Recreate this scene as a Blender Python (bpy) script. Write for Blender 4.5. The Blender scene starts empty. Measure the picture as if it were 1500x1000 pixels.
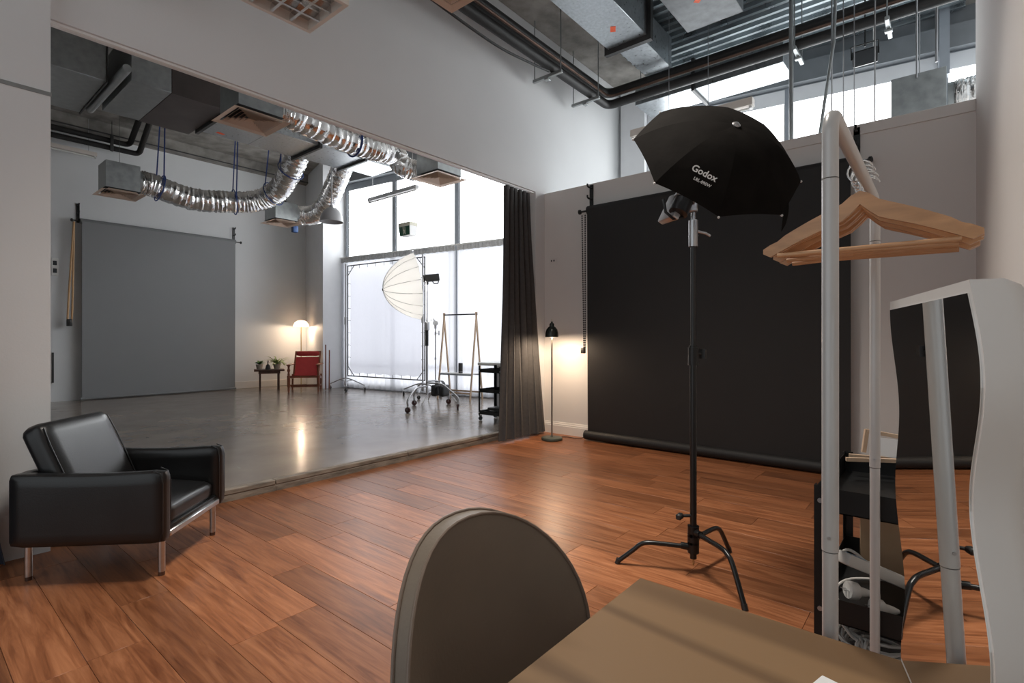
import bpy, bmesh, math, random
from mathutils import Vector, Matrix
random.seed(7)
D = bpy.data
SC = bpy.context.scene
COL = SC.collection
PI = math.pi
# ---------------------------------------------------------------- camera
HEAD = math.radians(39.676)               # camera heading from +X (the direction of the dividing wall)
cam = D.objects.new('camera', D.cameras.new('camera'))
COL.objects.link(cam)
cam.location = (0, 0, 1.25)
cam.rotation_euler = (PI/2, 0, HEAD - PI/2)
cam.data.sensor_width = 36
cam.data.lens = 763.1 / 1500 * 36
cam.data.shift_y = -5 / 1500
cam.data.clip_start = 0.02
SC.camera = cam
# ---------------------------------------------------------------- world, exposure
W = D.worlds.new('sky'); SC.world = W; W.use_nodes = True
bg = W.node_tree.nodes['Background']
bg.inputs[0].default_value = (0.9, 0.96, 1.0, 1)
bg.inputs[1].default_value = .85
vs = SC.view_settings
vs.view_transform = 'Standard'; vs.look = 'None'; vs.exposure = 0.0; vs.gamma = 1.0; vs.use_curve_mapping = False
PANE_UP, PANE_LOW = 6.4, 1.9               # daylight through the frosted panes
# ---------------------------------------------------------------- mesh helpers
def V(*a): return Vector(a)
class MB:
    def __init__(s): s.v = []; s.f = []
    def add(s, vs, fs, M=None):
        o = len(s.v)
        s.v += [tuple(M @ Vector(p)) if M else tuple(p) for p in vs]
        s.f += [tuple(i + o for i in f) for f in fs]
        return s
    def box(s, x0, x1, y0, y1, z0, z1, M=None):
        return s.add([(x, y, z) for z in (z0, z1) for y in (y0, y1) for x in (x0, x1)],
                     [(0, 2, 3, 1), (4, 5, 7, 6), (0, 1, 5, 4), (2, 6, 7, 3), (0, 4, 6, 2), (1, 3, 7, 5)], M)
    def rbox(s, x0, x1, y0, y1, z0, z1, r=.01, seg=2, M=None):
        bm = bmesh.new(); bmesh.ops.create_cube(bm, size=1)
        for v in bm.verts:
            v.co = ((x0+x1)/2 + v.co.x*(x1-x0), (y0+y1)/2 + v.co.y*(y1-y0), (z0+z1)/2 + v.co.z*(z1-z0))
        bmesh.ops.bevel(bm, geom=bm.edges[:], offset=r, segments=seg, profile=.5, affect='EDGES')
        bm.verts.index_update()
        s.add([v.co.copy() for v in bm.verts], [[v.index for v in f.verts] for f in bm.faces], M)
        bm.free(); return s
    def bar(s, p, q, w, h, up=(0, 0, 1)):
        p, q = Vector(p), Vector(q); d = (q-p).normalized(); a = d.cross(Vector(up))
        if a.length < 1e-4: a = d.cross(Vector((1, 0, 0)))
        a.normalize(); b = a.cross(d).normalized()
        c = [e + a*(w/2)*i + b*(h/2)*j for e in (p, q) for j in (-1, 1) for i in (-1, 1)]
        return s.add(c, [(0, 1, 3, 2), (4, 6, 7, 5), (0, 4, 5, 1), (2, 3, 7, 6), (0, 2, 6, 4), (1, 5, 7, 3)])
    def tube(s, pts, r, n=10, caps=True, closed=False, M=None, jit=None):
        pts = [Vector(p) for p in pts]; m = len(pts)
        rs = r if isinstance(r, (list, tuple)) else [r]*m
        def tang(i):
            if closed: return (pts[(i+1) % m]-pts[i-1]).normalized()
            a, b = pts[max(i-1, 0)], pts[min(i+1, m-1)]
            return (b-a).normalized()
        t0 = tang(0); nrm = t0.cross(Vector((0, 0, 1)))
        if nrm.length < 1e-3: nrm = t0.cross(Vector((1, 0, 0)))
        nrm.normalize(); vs_, fs_ = [], []
        for i in range(m):
            t = tang(i); nrm = (nrm - t*nrm.dot(t)).normalized(); b = t.cross(nrm)
            for k in range(n):
                a = 2*PI*k/n; rr = rs[i]*(jit(i, k) if jit else 1)
                vs_.append(pts[i] + nrm*math.cos(a)*rr + b*math.sin(a)*rr)
        for i in range(m if closed else m-1):
            j = (i+1) % m
            for k in range(n):
                fs_.append((i*n+k, i*n+(k+1) % n, j*n+(k+1) % n, j*n+k))
        if caps and not closed:
            fs_.append(tuple(range(n-1, -1, -1))); fs_.append(tuple((m-1)*n+k for k in range(n)))
        return s.add(vs_, fs_, M)
    def cyl(s, p, q, r, r2=None, n=14, M=None):
        return s.tube([p, q], [r, r if r2 is None else r2], n, True, False, M)
    def lathe(s, prof, n=24, M=None):
        vs_, fs_ = [], []
        for r, z in prof:
            for k in range(n): a = 2*PI*k/n; vs_.append((max(r, 1e-4)*math.cos(a), max(r, 1e-4)*math.sin(a), z))
        for i in range(len(prof)-1):
            for k in range(n): fs_.append((i*n+k, i*n+(k+1) % n, (i+1)*n+(k+1) % n, (i+1)*n+k))
        fs_.append(tuple(range(n-1, -1, -1))); fs_.append(tuple((len(prof)-1)*n+k for k in range(n)))
        return s.add(vs_, fs_, M)
    def prism(s, poly, d0, d1, M=None):
        n = len(poly)
        return s.add([(x, y, d0) for x, y in poly] + [(x, y, d1) for x, y in poly],
                     [tuple(range(n-1, -1, -1)), tuple(range(n, 2*n))] + [(i, (i+1) % n, n+(i+1) % n, n+i) for i in range(n)], M)
    def grid(s, fn, nu, nv, M=None):
        return s.add([fn(i/nu, j/nv) for j in range(nv+1) for i in range(nu+1)],
                     [(j*(nu+1)+i, j*(nu+1)+i+1, (j+1)*(nu+1)+i+1, (j+1)*(nu+1)+i) for j in range(nv) for i in range(nu)], M)
    def sheet(s, fn, nu, nv, th):
        """a grid with thickness"""
        g = MB().grid(fn, nu, nv); n = len(g.v)
        nor = [Vector() for _ in g.v]
        for f in g.f:
            a, b, c = (Vector(g.v[i]) for i in f[:3]); k = (b-a).cross(c-a)
            for i in f: nor[i] += k
        back = [Vector(p) - q.normalized()*th for p, q in zip(g.v, nor)]
        rim = [i for i in range(nu+1)] + [j*(nu+1)+nu for j in range(1, nv+1)] + [nv*(nu+1)+i for i in range(nu-1, -1, -1)] + [j*(nu+1) for j in range(nv-1, 0, -1)]
        fs = list(g.f) + [tuple(n+i for i in reversed(f)) for f in g.f]
        fs += [(rim[(i+1) % len(rim)], rim[i], n+rim[i], n+rim[(i+1) % len(rim)]) for i in range(len(rim))]
        return s.add(list(g.v)+back, fs)
    def soft(s, sx, sy, sz, r, puff=0, n=8, M=None):
        """cushion: rounded box centred on the origin, top and bottom puffed"""
        bm = bmesh.new(); bmesh.ops.create_cube(bm, size=2)
        bmesh.ops.subdivide_edges(bm, edges=bm.edges[:], cuts=n, use_grid_fill=True)
        hx, hy, hz = sx/2-r, sy/2-r, sz/2-r
        for v in bm.verts:
            p = Vector((v.co.x*sx/2, v.co.y*sy/2, v.co.z*sz/2))
            c = Vector((max(-hx, min(hx, p.x)), max(-hy, min(hy, p.y)), max(-hz, min(hz, p.z))))
            d = p - c
            q = c + (d.normalized()*r if d.length > 1e-6 else d)
            q.z += math.copysign(puff, q.z)*(1-(2*q.x/sx)**2)*(1-(2*q.y/sy)**2) if abs(q.z) > 1e-5 else 0
            v.co = q
        bm.verts.index_update()
        s.add([v.co.copy() for v in bm.verts], [[v.index for v in f.verts] for f in bm.faces], M)
        bm.free(); return s
    def sphere(s, c, r, n=12, sq=1):
        prof = [(r*math.sin(PI*i/8), -r*sq*math.cos(PI*i/8)) for i in range(9)]
        return s.lathe(prof, n, Matrix.Translation(Vector(c)))
def T(x, y, z): return Matrix.Translation((x, y, z))
def Rz(a): return Matrix.Rotation(a, 4, 'Z')
def Rx(a): return Matrix.Rotation(a, 4, 'X')
def Ry(a): return Matrix.Rotation(a, 4, 'Y')
def basis(o, x, y, z): 
    m = Matrix((x, y, z)).transposed().to_4x4(); m.translation = o; return m
def spline(pts, n=8):
    pts = [Vector(p) for p in pts]; out = []
    P = [pts[0]*2-pts[1]] + pts + [pts[-1]*2-pts[-2]]
    for i in range(1, len(P)-2):
        a, b, c, d = P[i-1:i+3]
        for k in range(n):
            t = k/n
            out.append(.5*((2*b)+(c-a)*t+(2*a-5*b+4*c-d)*t*t+(3*b-a-3*c+d)*t**3))
    return out + [pts[-1]]
def link(name, mb, m, parent=None, smooth=True, ang=40, world=True, recalc=True):
    me = D.meshes.new(name)
    vs_ = mb.v
    if parent is not None and world:
        inv = Matrix.Translation(parent.location) @ parent.rotation_euler.to_matrix().to_4x4() if parent.parent is None else None
        if inv is not None:
            inv = inv.inverted(); vs_ = [inv @ Vector(p) for p in vs_]
        else:
            pm = parent
            while pm.parent is not None: pm = pm.parent
            inv = (Matrix.Translation(pm.location) @ pm.rotation_euler.to_matrix().to_4x4()).inverted(); vs_ = [inv @ Vector(p) for p in vs_]
    me.from_pydata([tuple(p) for p in vs_], [], mb.f); me.update()
    if recalc:
        bm = bmesh.new(); bm.from_mesh(me); bmesh.ops.recalc_face_normals(bm, faces=bm.faces[:]); bm.to_mesh(me); bm.free()
    if smooth:
        me.polygons.foreach_set('use_smooth', [True]*len(me.polygons))
        me.set_sharp_from_angle(angle=math.radians(ang))
    me.materials.append(MAT[m] if isinstance(m, str) else m)
    o = D.objects.new(name, me); COL.objects.link(o)
    if parent is not None: o.parent = parent
    return o
def L(name, mb, m, parent, **k): return link(name, mb, m, parent, world=False, **k)      # part given in the thing's own coordinates
def tag(o, label, cat, group=None):
    o['label'] = label; o['category'] = cat
    if group: o['group'] = group
    return o
def thing(name, label, cat, loc=(0, 0, 0), rz=0, group=None):
    o = D.objects.new(name, None); COL.objects.link(o); o.empty_display_size = .1
    o.location = loc; o.rotation_euler = (0, 0, rz)
    return tag(o, label, cat, group)
def struct(name, mb, m, parent=None, **k):
    o = link(name, mb, m, parent, **k)
    if parent is None: o['kind'] = 'structure'
    return o
def copy_tree(o, parent=None):
    c = o.copy(); COL.objects.link(c); c.parent = parent
    for ch in list(o.children): copy_tree(ch, c)
    return c
# ---------------------------------------------------------------- materials
MAT = {}
def mat(name, col, rough=.5, metal=0, var=0, scale=6, bump=0, bscale=60, coat=0, spec=.5, stretch=None, rvar=0, emit=None, es=0, detail=4):
    m = D.materials.new(name); m.use_nodes = True; MAT[name] = m
    nt = m.node_tree; N = nt.nodes; b = N['Principled BSDF']; lk = nt.links.new
    b.inputs['Base Color'].default_value = (*col, 1); b.inputs['Roughness'].default_value = rough
    b.inputs['Metallic'].default_value = metal; b.inputs['Coat Weight'].default_value = coat
    b.inputs['Specular IOR Level'].default_value = spec
    if emit: b.inputs['Emission Color'].default_value = (*emit, 1); b.inputs['Emission Strength'].default_value = es
    if var or bump or rvar:
        tc = N.new('ShaderNodeTexCoord'); mp = N.new('ShaderNodeMapping'); lk(tc.outputs['Object'], mp.inputs[0])
        if stretch: mp.inputs['Scale'].default_value = stretch
        n1 = N.new('ShaderNodeTexNoise'); n1.inputs['Scale'].default_value = scale; n1.inputs['Detail'].default_value = detail; lk(mp.outputs[0], n1.inputs['Vector'])
        if var:
            cr = N.new('ShaderNodeValToRGB'); lk(n1.outputs['Fac'], cr.inputs[0])
            cr.color_ramp.elements[0].position = .3; cr.color_ramp.elements[1].position = .7
            cr.color_ramp.elements[0].color = (*[c*(1-var) for c in col], 1); cr.color_ramp.elements[1].color = (*[min(1, c*(1+var)) for c in col], 1)
            lk(cr.outputs[0], b.inputs['Base Color'])
        if rvar:
            mr = N.new('ShaderNodeMapRange'); mr.inputs['From Min'].default_value = .3; mr.inputs['From Max'].default_value = .7
            mr.inputs['To Min'].default_value = max(0, rough-rvar); mr.inputs['To Max'].default_value = rough+rvar
            lk(n1.outputs['Fac'], mr.inputs[0]); lk(mr.outputs[0], b.inputs['Roughness'])
        if bump:
            n2 = N.new('ShaderNodeTexNoise'); n2.inputs['Scale'].default_value = bscale; n2.inputs['Detail'].default_value = 3; lk(mp.outputs[0], n2.inputs['Vector'])
            bp = N.new('ShaderNodeBump'); bp.inputs['Strength'].default_value = bump; bp.inputs['Distance'].default_value = .01
            lk(n2.outputs['Fac'], bp.inputs['Height']); lk(bp.outputs[0], b.inputs['Normal'])
    return m
mat('wall_paint', (.73, .74, .745), .75, var=.025, scale=1.3, bump=.05, bscale=90)
mat('wall_paint_bounce', (.74, .715, .69), .7, var=.02, scale=1.1, bump=.04, bscale=90)  # white wall paint with the floor's warm bounce light put into its colour
mat('column_white', (.8, .81, .83), .6, var=.02)
mat('skirting', (.78, .75, .71), .45, var=.02)
mat('concrete', (.26, .245, .225), .85, var=.3, scale=5, bump=.25, bscale=40)
mat('concrete_edge', (.25, .21, .17), .8, var=.4, scale=22, bump=.5, bscale=70, stretch=(.3, 1, 1))
mat('subfloor', (.05, .03, .02), .9, var=.2)
mat('galvanised', (.42, .45, .47), .36, .85, var=.16, scale=28, rvar=.1, bump=.04, bscale=9)
mat('galvanised_dull', (.36, .38, .38), .42, .7, var=.14, scale=12, rvar=.08)
mat('deck_steel', (.34, .38, .4), .33, .85, var=.2, scale=3, rvar=.12)
mat('foil', (.86, .85, .84), .17, 1, var=.06, scale=18, bump=.55, bscale=26, rvar=.06)
mat('flange_dark', (.06, .06, .06), .5, .4, var=.2)
mat('unit_brown', (.07, .056, .052), .5, var=.2, scale=3)
mat('diffuser_beige', (.62, .47, .37), .5, var=.04)
mat('pipe_black', (.012, .011, .0105), .55, var=.3, scale=10, bump=.3, bscale=60)
mat('copper_pipe', (.12, .07, .05), .4, .5, var=.3)
mat('frame_grey', (.34, .37, .41), .4, .35, var=.05)
mat('beam_grey', (.2, .215, .23), .5, .3, var=.12, scale=3)
mat('gasket_dark', (.03, .035, .04), .6, var=.1)
mat('blue_strap', (.02, .05, .2), .6, var=.1)
mat('white_plastic', (.78, .78, .76), .35, var=.02)
mat('batten_white', (.72, .66, .6), .4, var=.03)
mat('tube_glass', (.85, .85, .83), .2, var=.01)
mat('black_metal', (.012, .012, .012), .35, .3, var=.2, rvar=.08)
mat('black_satin', (.01, .01, .01), .3, .1, var=.1)
mat('black_plastic', (.018, .018, .018), .45, var=.15)
mat('chrome', (.7, .7, .7), .16, 1, var=.05)
mat('steel', (.45, .45, .46), .3, .9, var=.08)
mat('brushed_leg', (.55, .54, .53), .3, 1, var=.08, stretch=(1, 1, 6))
mat('rack_white', (.52, .51, .5), .3, .15, var=.03)
mat('grey_paper', (.245, .248, .255), .85, var=.015, scale=2)
mat('grey_paper_roll', (.2, .205, .21), .8, var=.02)
mat('black_paper', (.014, .0125, .012), .62, var=.1, scale=2, bump=.05, bscale=8)
mat('tan_chain', (.55, .33, .16), .55, var=.1)
mat('leather', (.009, .009, .0095), .3, var=.15, scale=5, bump=.05, bscale=150, rvar=.02, spec=.5)
mat('taupe_vinyl', (.19, .15, .112), .5, var=.09, scale=5, bump=.06, bscale=120, rvar=.05)
mat('taupe_piping', (.2, .15, .115), .45, var=.08)
mat('dark_curtain', (.072, .07, .07), .9, var=.1, scale=30, bump=.1, bscale=300)
mat('navy_curtain', (.04, .047, .07), .9, var=.15, scale=20)
mat('wood_rail', (.3, .16, .09), .45, var=.25, scale=8, stretch=(1, 1, .15))
mat('wood_pale', (.5, .36, .25), .45, var=.15, scale=8, stretch=(1, 1, .15))
mat('wood_dark', (.07, .03, .018), .35, var=.3, scale=10, stretch=(1, 1, .2))
mat('wood_red', (.2, .06, .025), .35, var=.25, scale=10, stretch=(1, 1, .2))
mat('red_canvas', (.42, .035, .03), .8, var=.06, scale=10, bump=.1, bscale=200)
mat('hanger_wood', (.52, .29, .15), .4, var=.16, scale=9, stretch=(8, .6, 6), bump=.03, bscale=40)
mat('terracotta', (.45, .38, .3), .7, var=.1)
mat('leaf_green', (.1, .2, .04), .45, var=.35, scale=8)
mat('leaf_pale', (.33, .42, .14), .45, var=.35, scale=8)
mat('soil', (.03, .02, .015), .9, var=.3)
mat('lamp_black', (.02, .024, .02), .25, .2, var=.1)
mat('lamp_green_grey', (.075, .085, .065), .35, var=.1)
mat('lamp_pole', (.3, .28, .25), .3, .7, var=.05)
mat('lamp_white', (.75, .72, .68), .4, var=.02)
mat('bulb', (1, .9, .75), .3, emit=(1, .72, .42), es=14)
mat('sticker_orange', (.9, .12, .03), .6, var=.05)
mat('sign_green', (.008, .07, .035), .4, var=.05)
mat('sign_cream', (.62, .6, .5), .5, var=.03)
mat('softbox_black', (.008, .0068, .006), .9, spec=.06, var=.2, scale=9, bump=.12, bscale=30)
mat('print_white', (.62, .61, .6), .6, var=.02)
mat('cable_white', (.58, .56, .53), .45, var=.06)
mat('cable_dark', (.06, .04, .03), .5, var=.1)
mat('cardboard', (.34, .22, .13), .8, var=.08)
mat('sticker_blue', (.02, .25, .5), .5, var=.1)
mat('brass', (.5, .38, .2), .3, .9, var=.1)
mat('caster_red', (.05, .012, .01), .5, var=.1)
mat('white_frame', (.7, .67, .64), .35, var=.02)
mat('paper_white', (.8, .8, .8), .6, var=.01)
mat('duct_dark', (.1, .105, .11), .45, .6, var=.2, scale=10)
mat('connector_blue', (.01, .06, .2), .5, var=.1)
mat('bell_grey', (.42, .42, .43), .45, var=.03)
mat('curtain_tape', (.5, .5, .5), .8, var=.15, scale=40)
mat('silver_inner', (.8, .8, .82), .3, .8, var=.05)
m = D.materials.new('mirror'); m.use_nodes = True; MAT['mirror'] = m
b = m.node_tree.nodes['Principled BSDF']; b.inputs['Base Color'].default_value = (.86, .87, .86, 1); b.inputs['Metallic'].default_value = 1; b.inputs['Roughness'].default_value = .012
def emitter(name, col, st):
    m = D.materials.new(name); m.use_nodes = True; MAT[name] = m; nt = m.node_tree
    nt.nodes.remove(nt.nodes['Principled BSDF']); e = nt.nodes.new('ShaderNodeEmission')
    e.inputs[0].default_value = (*col, 1); e.inputs[1].default_value = st
    n = nt.nodes.new('ShaderNodeTexNoise'); n.inputs['Scale'].default_value = .8
    mr = nt.nodes.new('ShaderNodeMapRange'); mr.inputs['To Min'].default_value = st*.96; mr.inputs['To Max'].default_value = st*1.04
    nt.links.new(n.outputs['Fac'], mr.inputs[0]); nt.links.new(mr.outputs[0], e.inputs[1])
    nt.links.new(e.outputs[0], nt.nodes['Material Output'].inputs[0])
emitter('pane_up', (.95, .98, 1), PANE_UP)
emitter('pane_low', (.93, .95, 1), PANE_LOW)
def sheer(name, col, tr, tl, rough=.9):
    """thin cloth: part transparent, part translucent, part diffuse"""
    m = D.materials.new(name); m.use_nodes = True; MAT[name] = m; nt = m.node_tree; N = nt.nodes; lk = nt.links.new
    N.remove(N['Principled BSDF']); d = N.new('ShaderNodeBsdfDiffuse'); t = N.new('ShaderNodeBsdfTranslucent'); p = N.new('ShaderNodeBsdfTransparent')
    n = N.new('ShaderNodeTexNoise'); n.inputs['Scale'].default_value = 40
    mr = N.new('ShaderNodeMix'); mr.data_type = 'RGBA'; lk(n.outputs['Fac'], mr.inputs[0])
    mr.inputs[6].default_value = (*[c*.96 for c in col], 1); mr.inputs[7].default_value = (*col, 1)
    lk(mr.outputs[2], d.inputs[0]); lk(mr.outputs[2], t.inputs[0])
    a = N.new('ShaderNodeMixShader'); a.inputs[0].default_value = tl; lk(d.outputs[0], a.inputs[1]); lk(t.outputs[0], a.inputs[2])
    c = N.new('ShaderNodeMixShader'); c.inputs[0].default_value = tr; lk(a.outputs[0], c.inputs[1]); lk(p.outputs[0], c.inputs[2])
    lk(c.outputs[0], N['Material Output'].inputs[0])
sheer('sheer_white', (.88, .89, .92), .05, .74)
sheer('scrim_white', (.92, .92, .96), .22, .7)
sheer('shade_glow', (.9, .78, .66), 0, .45)
sheer('umbrella_white', (.94, .93, .91), 0, .5)
# polished concrete
m = mat('polished_concrete', (.115, .1, .088), .17)
nt = m.node_tree; N = nt.nodes; lk = nt.links.new; b = N['Principled BSDF']
tc = N.new('ShaderNodeTexCoord'); n1 = N.new('ShaderNodeTexNoise'); n1.inputs['Scale'].default_value = 1.3; n1.inputs['Detail'].default_value = 8; lk(tc.outputs['Object'], n1.inputs[0])
cr = N.new('ShaderNodeValToRGB'); cr.color_ramp.elements[0].position = .32; cr.color_ramp.elements[1].position = .72
cr.color_ramp.elements[0].color = (.19, .157, .13, 1); cr.color_ramp.elements[1].color = (.29, .245, .207, 1); lk(n1.outputs['Fac'], cr.inputs[0])
mp = N.new('ShaderNodeMapping'); mp.inputs['Scale'].default_value = (9, 1.5, 1); mp.inputs['Rotation'].default_value = (0, 0, .7); lk(tc.outputs['Object'], mp.inputs[0])
n2 = N.new('ShaderNodeTexNoise'); n2.inputs['Scale'].default_value = 2.2; n2.inputs['Detail'].default_value = 6; lk(mp.outputs[0], n2.inputs[0])
r2 = N.new('ShaderNodeValToRGB'); r2.color_ramp.elements[0].position = .73; r2.color_ramp.elements[1].position = .77; lk(n2.outputs['Fac'], r2.inputs[0])
mx = N.new('ShaderNodeMix'); mx.data_type = 'RGBA'; lk(r2.outputs[0], mx.inputs[0]); lk(cr.outputs[0], mx.inputs[6]); mx.inputs[7].default_value = (.3, .28, .25, 1); lk(mx.outputs[2], b.inputs['Base Color'])
n3 = N.new('ShaderNodeTexNoise'); n3.inputs['Scale'].default_value = 4; n3.inputs['Detail'].default_value = 5; lk(tc.outputs['Object'], n3.inputs[0])
mr = N.new('ShaderNodeMapRange'); mr.inputs['To Min'].default_value = .12; mr.inputs['To Max'].default_value = .3; lk(n3.outputs['Fac'], mr.inputs[0]); lk(mr.outputs[0], b.inputs['Roughness'])
# floor plank: grain along Y, each board its own tone
m = mat('floor_wood', (.3, .12, .06), .33, spec=.32)
nt = m.node_tree; N = nt.nodes; lk = nt.links.new; b = N['Principled BSDF']
tc = N.new('ShaderNodeTexCoord'); oi = N.new('ShaderNodeObjectInfo')
mp = N.new('ShaderNodeMapping'); mp.inputs['Scale'].default_value = (20, 1.5, 1); lk(tc.outputs['Object'], mp.inputs[0])
wv = N.new('ShaderNodeMath'); wv.operation = 'MULTIPLY'; wv.inputs[1].default_value = 97; lk(oi.outputs['Random'], wv.inputs[0])
n1 = N.new('ShaderNodeTexNoise'); n1.noise_dimensions = '4D'; n1.inputs['Scale'].default_value = 1.3; n1.inputs['Detail'].default_value = 9; n1.inputs['Roughness'].default_value = .62; n1.inputs['Distortion'].default_value = 1.2
lk(mp.outputs[0], n1.inputs['Vector']); lk(wv.outputs[0], n1.inputs['W'])
cr = N.new('ShaderNodeValToRGB'); e = cr.color_ramp.elements
e[0].position = .3; e[0].color = (.135, .043, .017, 1); e[1].position = .72; e[1].color = (.42, .175, .08, 1)
k = e.new(.5); k.color = (.275, .102, .043, 1); lk(n1.outputs['Fac'], cr.inputs[0])
hs = N.new('ShaderNodeHueSaturation'); mr = N.new('ShaderNodeMapRange'); mr.inputs['To Min'].default_value = .72; mr.inputs['To Max'].default_value = 1.25
lk(oi.outputs['Random'], mr.inputs[0]); lk(mr.outputs[0], hs.inputs['Value']); lk(cr.outputs[0], hs.inputs['Color']); lk(hs.outputs[0], b.inputs['Base Color'])
rr = N.new('ShaderNodeMapRange'); rr.inputs['To Min'].default_value = .26; rr.inputs['To Max'].default_value = .42; lk(n1.outputs['Fac'], rr.inputs[0]); lk(rr.outputs[0], b.inputs['Roughness'])
bp = N.new('ShaderNodeBump'); bp.inputs['Strength'].default_value = .08; bp.inputs['Distance'].default_value = .004; lk(n1.outputs['Fac'], bp.inputs['Height']); lk(bp.outputs[0], b.inputs['Normal'])
# plywood table: broad flame figure along Y
m = mat('plywood', (.3, .19, .1), .5, spec=.3)
nt = m.node_tree; N = nt.nodes; lk = nt.links.new; b = N['Principled BSDF']
tc = N.new('ShaderNodeTexCoord'); mp = N.new('ShaderNodeMapping'); mp.inputs['Scale'].default_value = (3.2, .55, 1); mp.inputs['Rotation'].default_value = (0, 0, .12); lk(tc.outputs['Object'], mp.inputs[0])
n1 = N.new('ShaderNodeTexNoise'); n1.inputs['Scale'].default_value = 1.5; n1.inputs['Detail'].default_value = 1.5; n1.inputs['Distortion'].default_value = .6; lk(mp.outputs[0], n1.inputs[0])
wv = N.new('ShaderNodeMath'); wv.operation = 'MULTIPLY'; wv.inputs[1].default_value = 7; lk(n1.outputs['Fac'], wv.inputs[0])
fr = N.new('ShaderNodeMath'); fr.operation = 'PINGPONG'; fr.inputs[1].default_value = 1; lk(wv.outputs[0], fr.inputs[0])
cr = N.new('ShaderNodeValToRGB'); cr.color_ramp.elements[0].position = .15; cr.color_ramp.elements[0].color = (.15, .083, .037, 1); cr.color_ramp.elements[1].position = .75; cr.color_ramp.elements[1].color = (.235, .138, .066, 1); lk(fr.outputs[0], cr.inputs[0]); lk(cr.outputs[0], b.inputs['Base Color'])
# ================================================================ THE SETTING
S = .085                     # raised studio floor
ZC = 5.35                    # slab soffit
YB = 4.12                    # front of the dividing wall
XB = 5.65                    # face of the backdrop wall
# timber floor, board by board (boards run along Y)
floor = struct('floor', MB().box(-2.6, XB+.1, -.4, 4.22, -.1, -.012), 'subfloor')
PL, PW = 1.22, .2
full = None
def plank_mesh(ln, wd):
    return MB().rbox(-wd/2+.0006, wd/2-.0006, -ln/2+.0008, ln/2-.0008, -.011, 0, .0012, 1)
meshes = {}
joint = {8: 2.97, 5: 2.26, 10: 3.79, 12: 1.69}
for c in range(-9, 28):
    x0 = .1 + .2*c; x1 = min(x0+PW, XB+.02)
    if x1-x0 < .03: continue
    off = joint.get(c, random.uniform(0, PL))
    y = off - PL*math.ceil((off+.2)/PL)
    while y < 4.22:
        a, bq = max(y, -.2), min(y+PL, 4.215)
        if bq-a > .02 and not (x1 < -1.2 and bq < 1):
            key = (round(bq-a, 3), round(x1-x0, 3))
            if key not in meshes:
                o = link('plank', plank_mesh(*key), 'floor_wood', floor, world=False); meshes[key] = o.data
            else:
                o = D.objects.new('plank', meshes[key]); COL.objects.link(o); o.parent = floor
            o.location = ((x0+x1)/2, (a+bq)/2, 0)
        y += PL
# raised polished concrete floor and its worn edge
F0 = V(8.0, 4.1, 0); FU = V(-.141, .990, 0).normalized(); FN = V(-.990, -.141, 0).normalized()   # facade origin, run, inward normal
def FP(y, off=0, z=0):
    """point on the facade line at a given Y, off metres into the room"""
    p = F0 + FU*((y-4.1)/FU.y) + FN*off; return V(p.x, p.y, z)
mb = MB(); mb.prism([(-2.6, 4.27), (8.2, 4.27), (7.3, 12.7), (-2.6, 12.7)], -.1, S)
struct('floor_raised', mb, 'polished_concrete')
st = struct('trim_1', MB().box(.55, 5.44, 4.222, 4.27, -.08, S-.03), 'concrete_edge')
xs = [.55, 2.05, 3.42, 4.55, 5.44]
for i in range(4):
    ln = xs[i+1]-xs[i]
    o = link('nosing_board', MB().rbox(xs[i]+.002, xs[i+1]-.002, 4.215+random.uniform(-.004, .004), 4.285, .05+random.uniform(-.002, .002), S+.004, .006, 1), 'concrete_edge', st)
    link('riser_board', MB().rbox(xs[i]+.002, xs[i+1]-.002, 4.218, 4.262, -.01, .047, .005, 1), 'concrete_edge', st)
# walls
struct('wall_left', MB().box(-2.6, .625, 4.04, 4.32, 0, ZC), 'wall_paint')
tr = struct('trim_2', MB().box(-2.6, .63, 4.034, 4.06, 2.668, 2.69), 'galvanised_dull')
mb = MB().box(.625, 7.9, YB, YB+.11, 3.165, ZC); mb.box(5.45, XB+.1, YB, YB+.11, 0, 3.165)
struct('wall_divider', mb, 'wall_paint')
mb = MB().box(XB, XB+.1, -.2, YB, 0, 3.18); struct('wall_right', mb, 'wall_paint_bounce')
struct('trim_3', MB().rbox(XB-.014, XB+.11, -.2, 1.9, 3.09, 3.186, .004, 1), 'wall_paint_bounce')
mb = MB().box(-2.6, XB+.1, -.4, -.2, 0, ZC); struct('wall_near', mb, 'wall_paint_bounce')
struct('wall_back', MB().box(-2.6, 7.6, 12.5, 12.7, 0, ZC), 'wall_paint')
struct('wall_far_left', MB().box(-2.75, -2.6, 4.3, 12.7, 0, ZC), 'wall_paint')
# wall piece between back wall and facade column
e_ = FP(10.86, -.1)
mb = MB().prism([(6.46, 11.02), (e_.x, 10.86), (7.6, 10.86), (7.6, 12.6), (6.88, 12.6)], 0, ZC); struct('wall_corner', mb, 'column_white')
# skirting of the backdrop wall: plinth with a moulded top
prof = [(0, 0), (-.022, 0), (-.022, .105), (-.016, .112), (-.018, .122), (-.01, .135), (-.008, .15), (0, .152)]
mb = MB(); mb.add([(XB+x, y, z) for y in (-.2, YB-.002) for x, z in prof],
       [tuple(range(8)), tuple(range(15, 7, -1))] + [(i, (i+1) % 8, 8+(i+1) % 8, 8+i) for i in range(8)])
struct('baseboard_right', mb, 'skirting', smooth=False)
mb = MB().box(5.46, XB-.02, YB-.02, YB, 0, .14); struct('baseboard_nib', mb, 'skirting')
mb = MB().rbox(5.12, 6.85, 12.478, 12.5, S, S+.16, .006, 1); struct('baseboard_back', mb, 'skirting')
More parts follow.
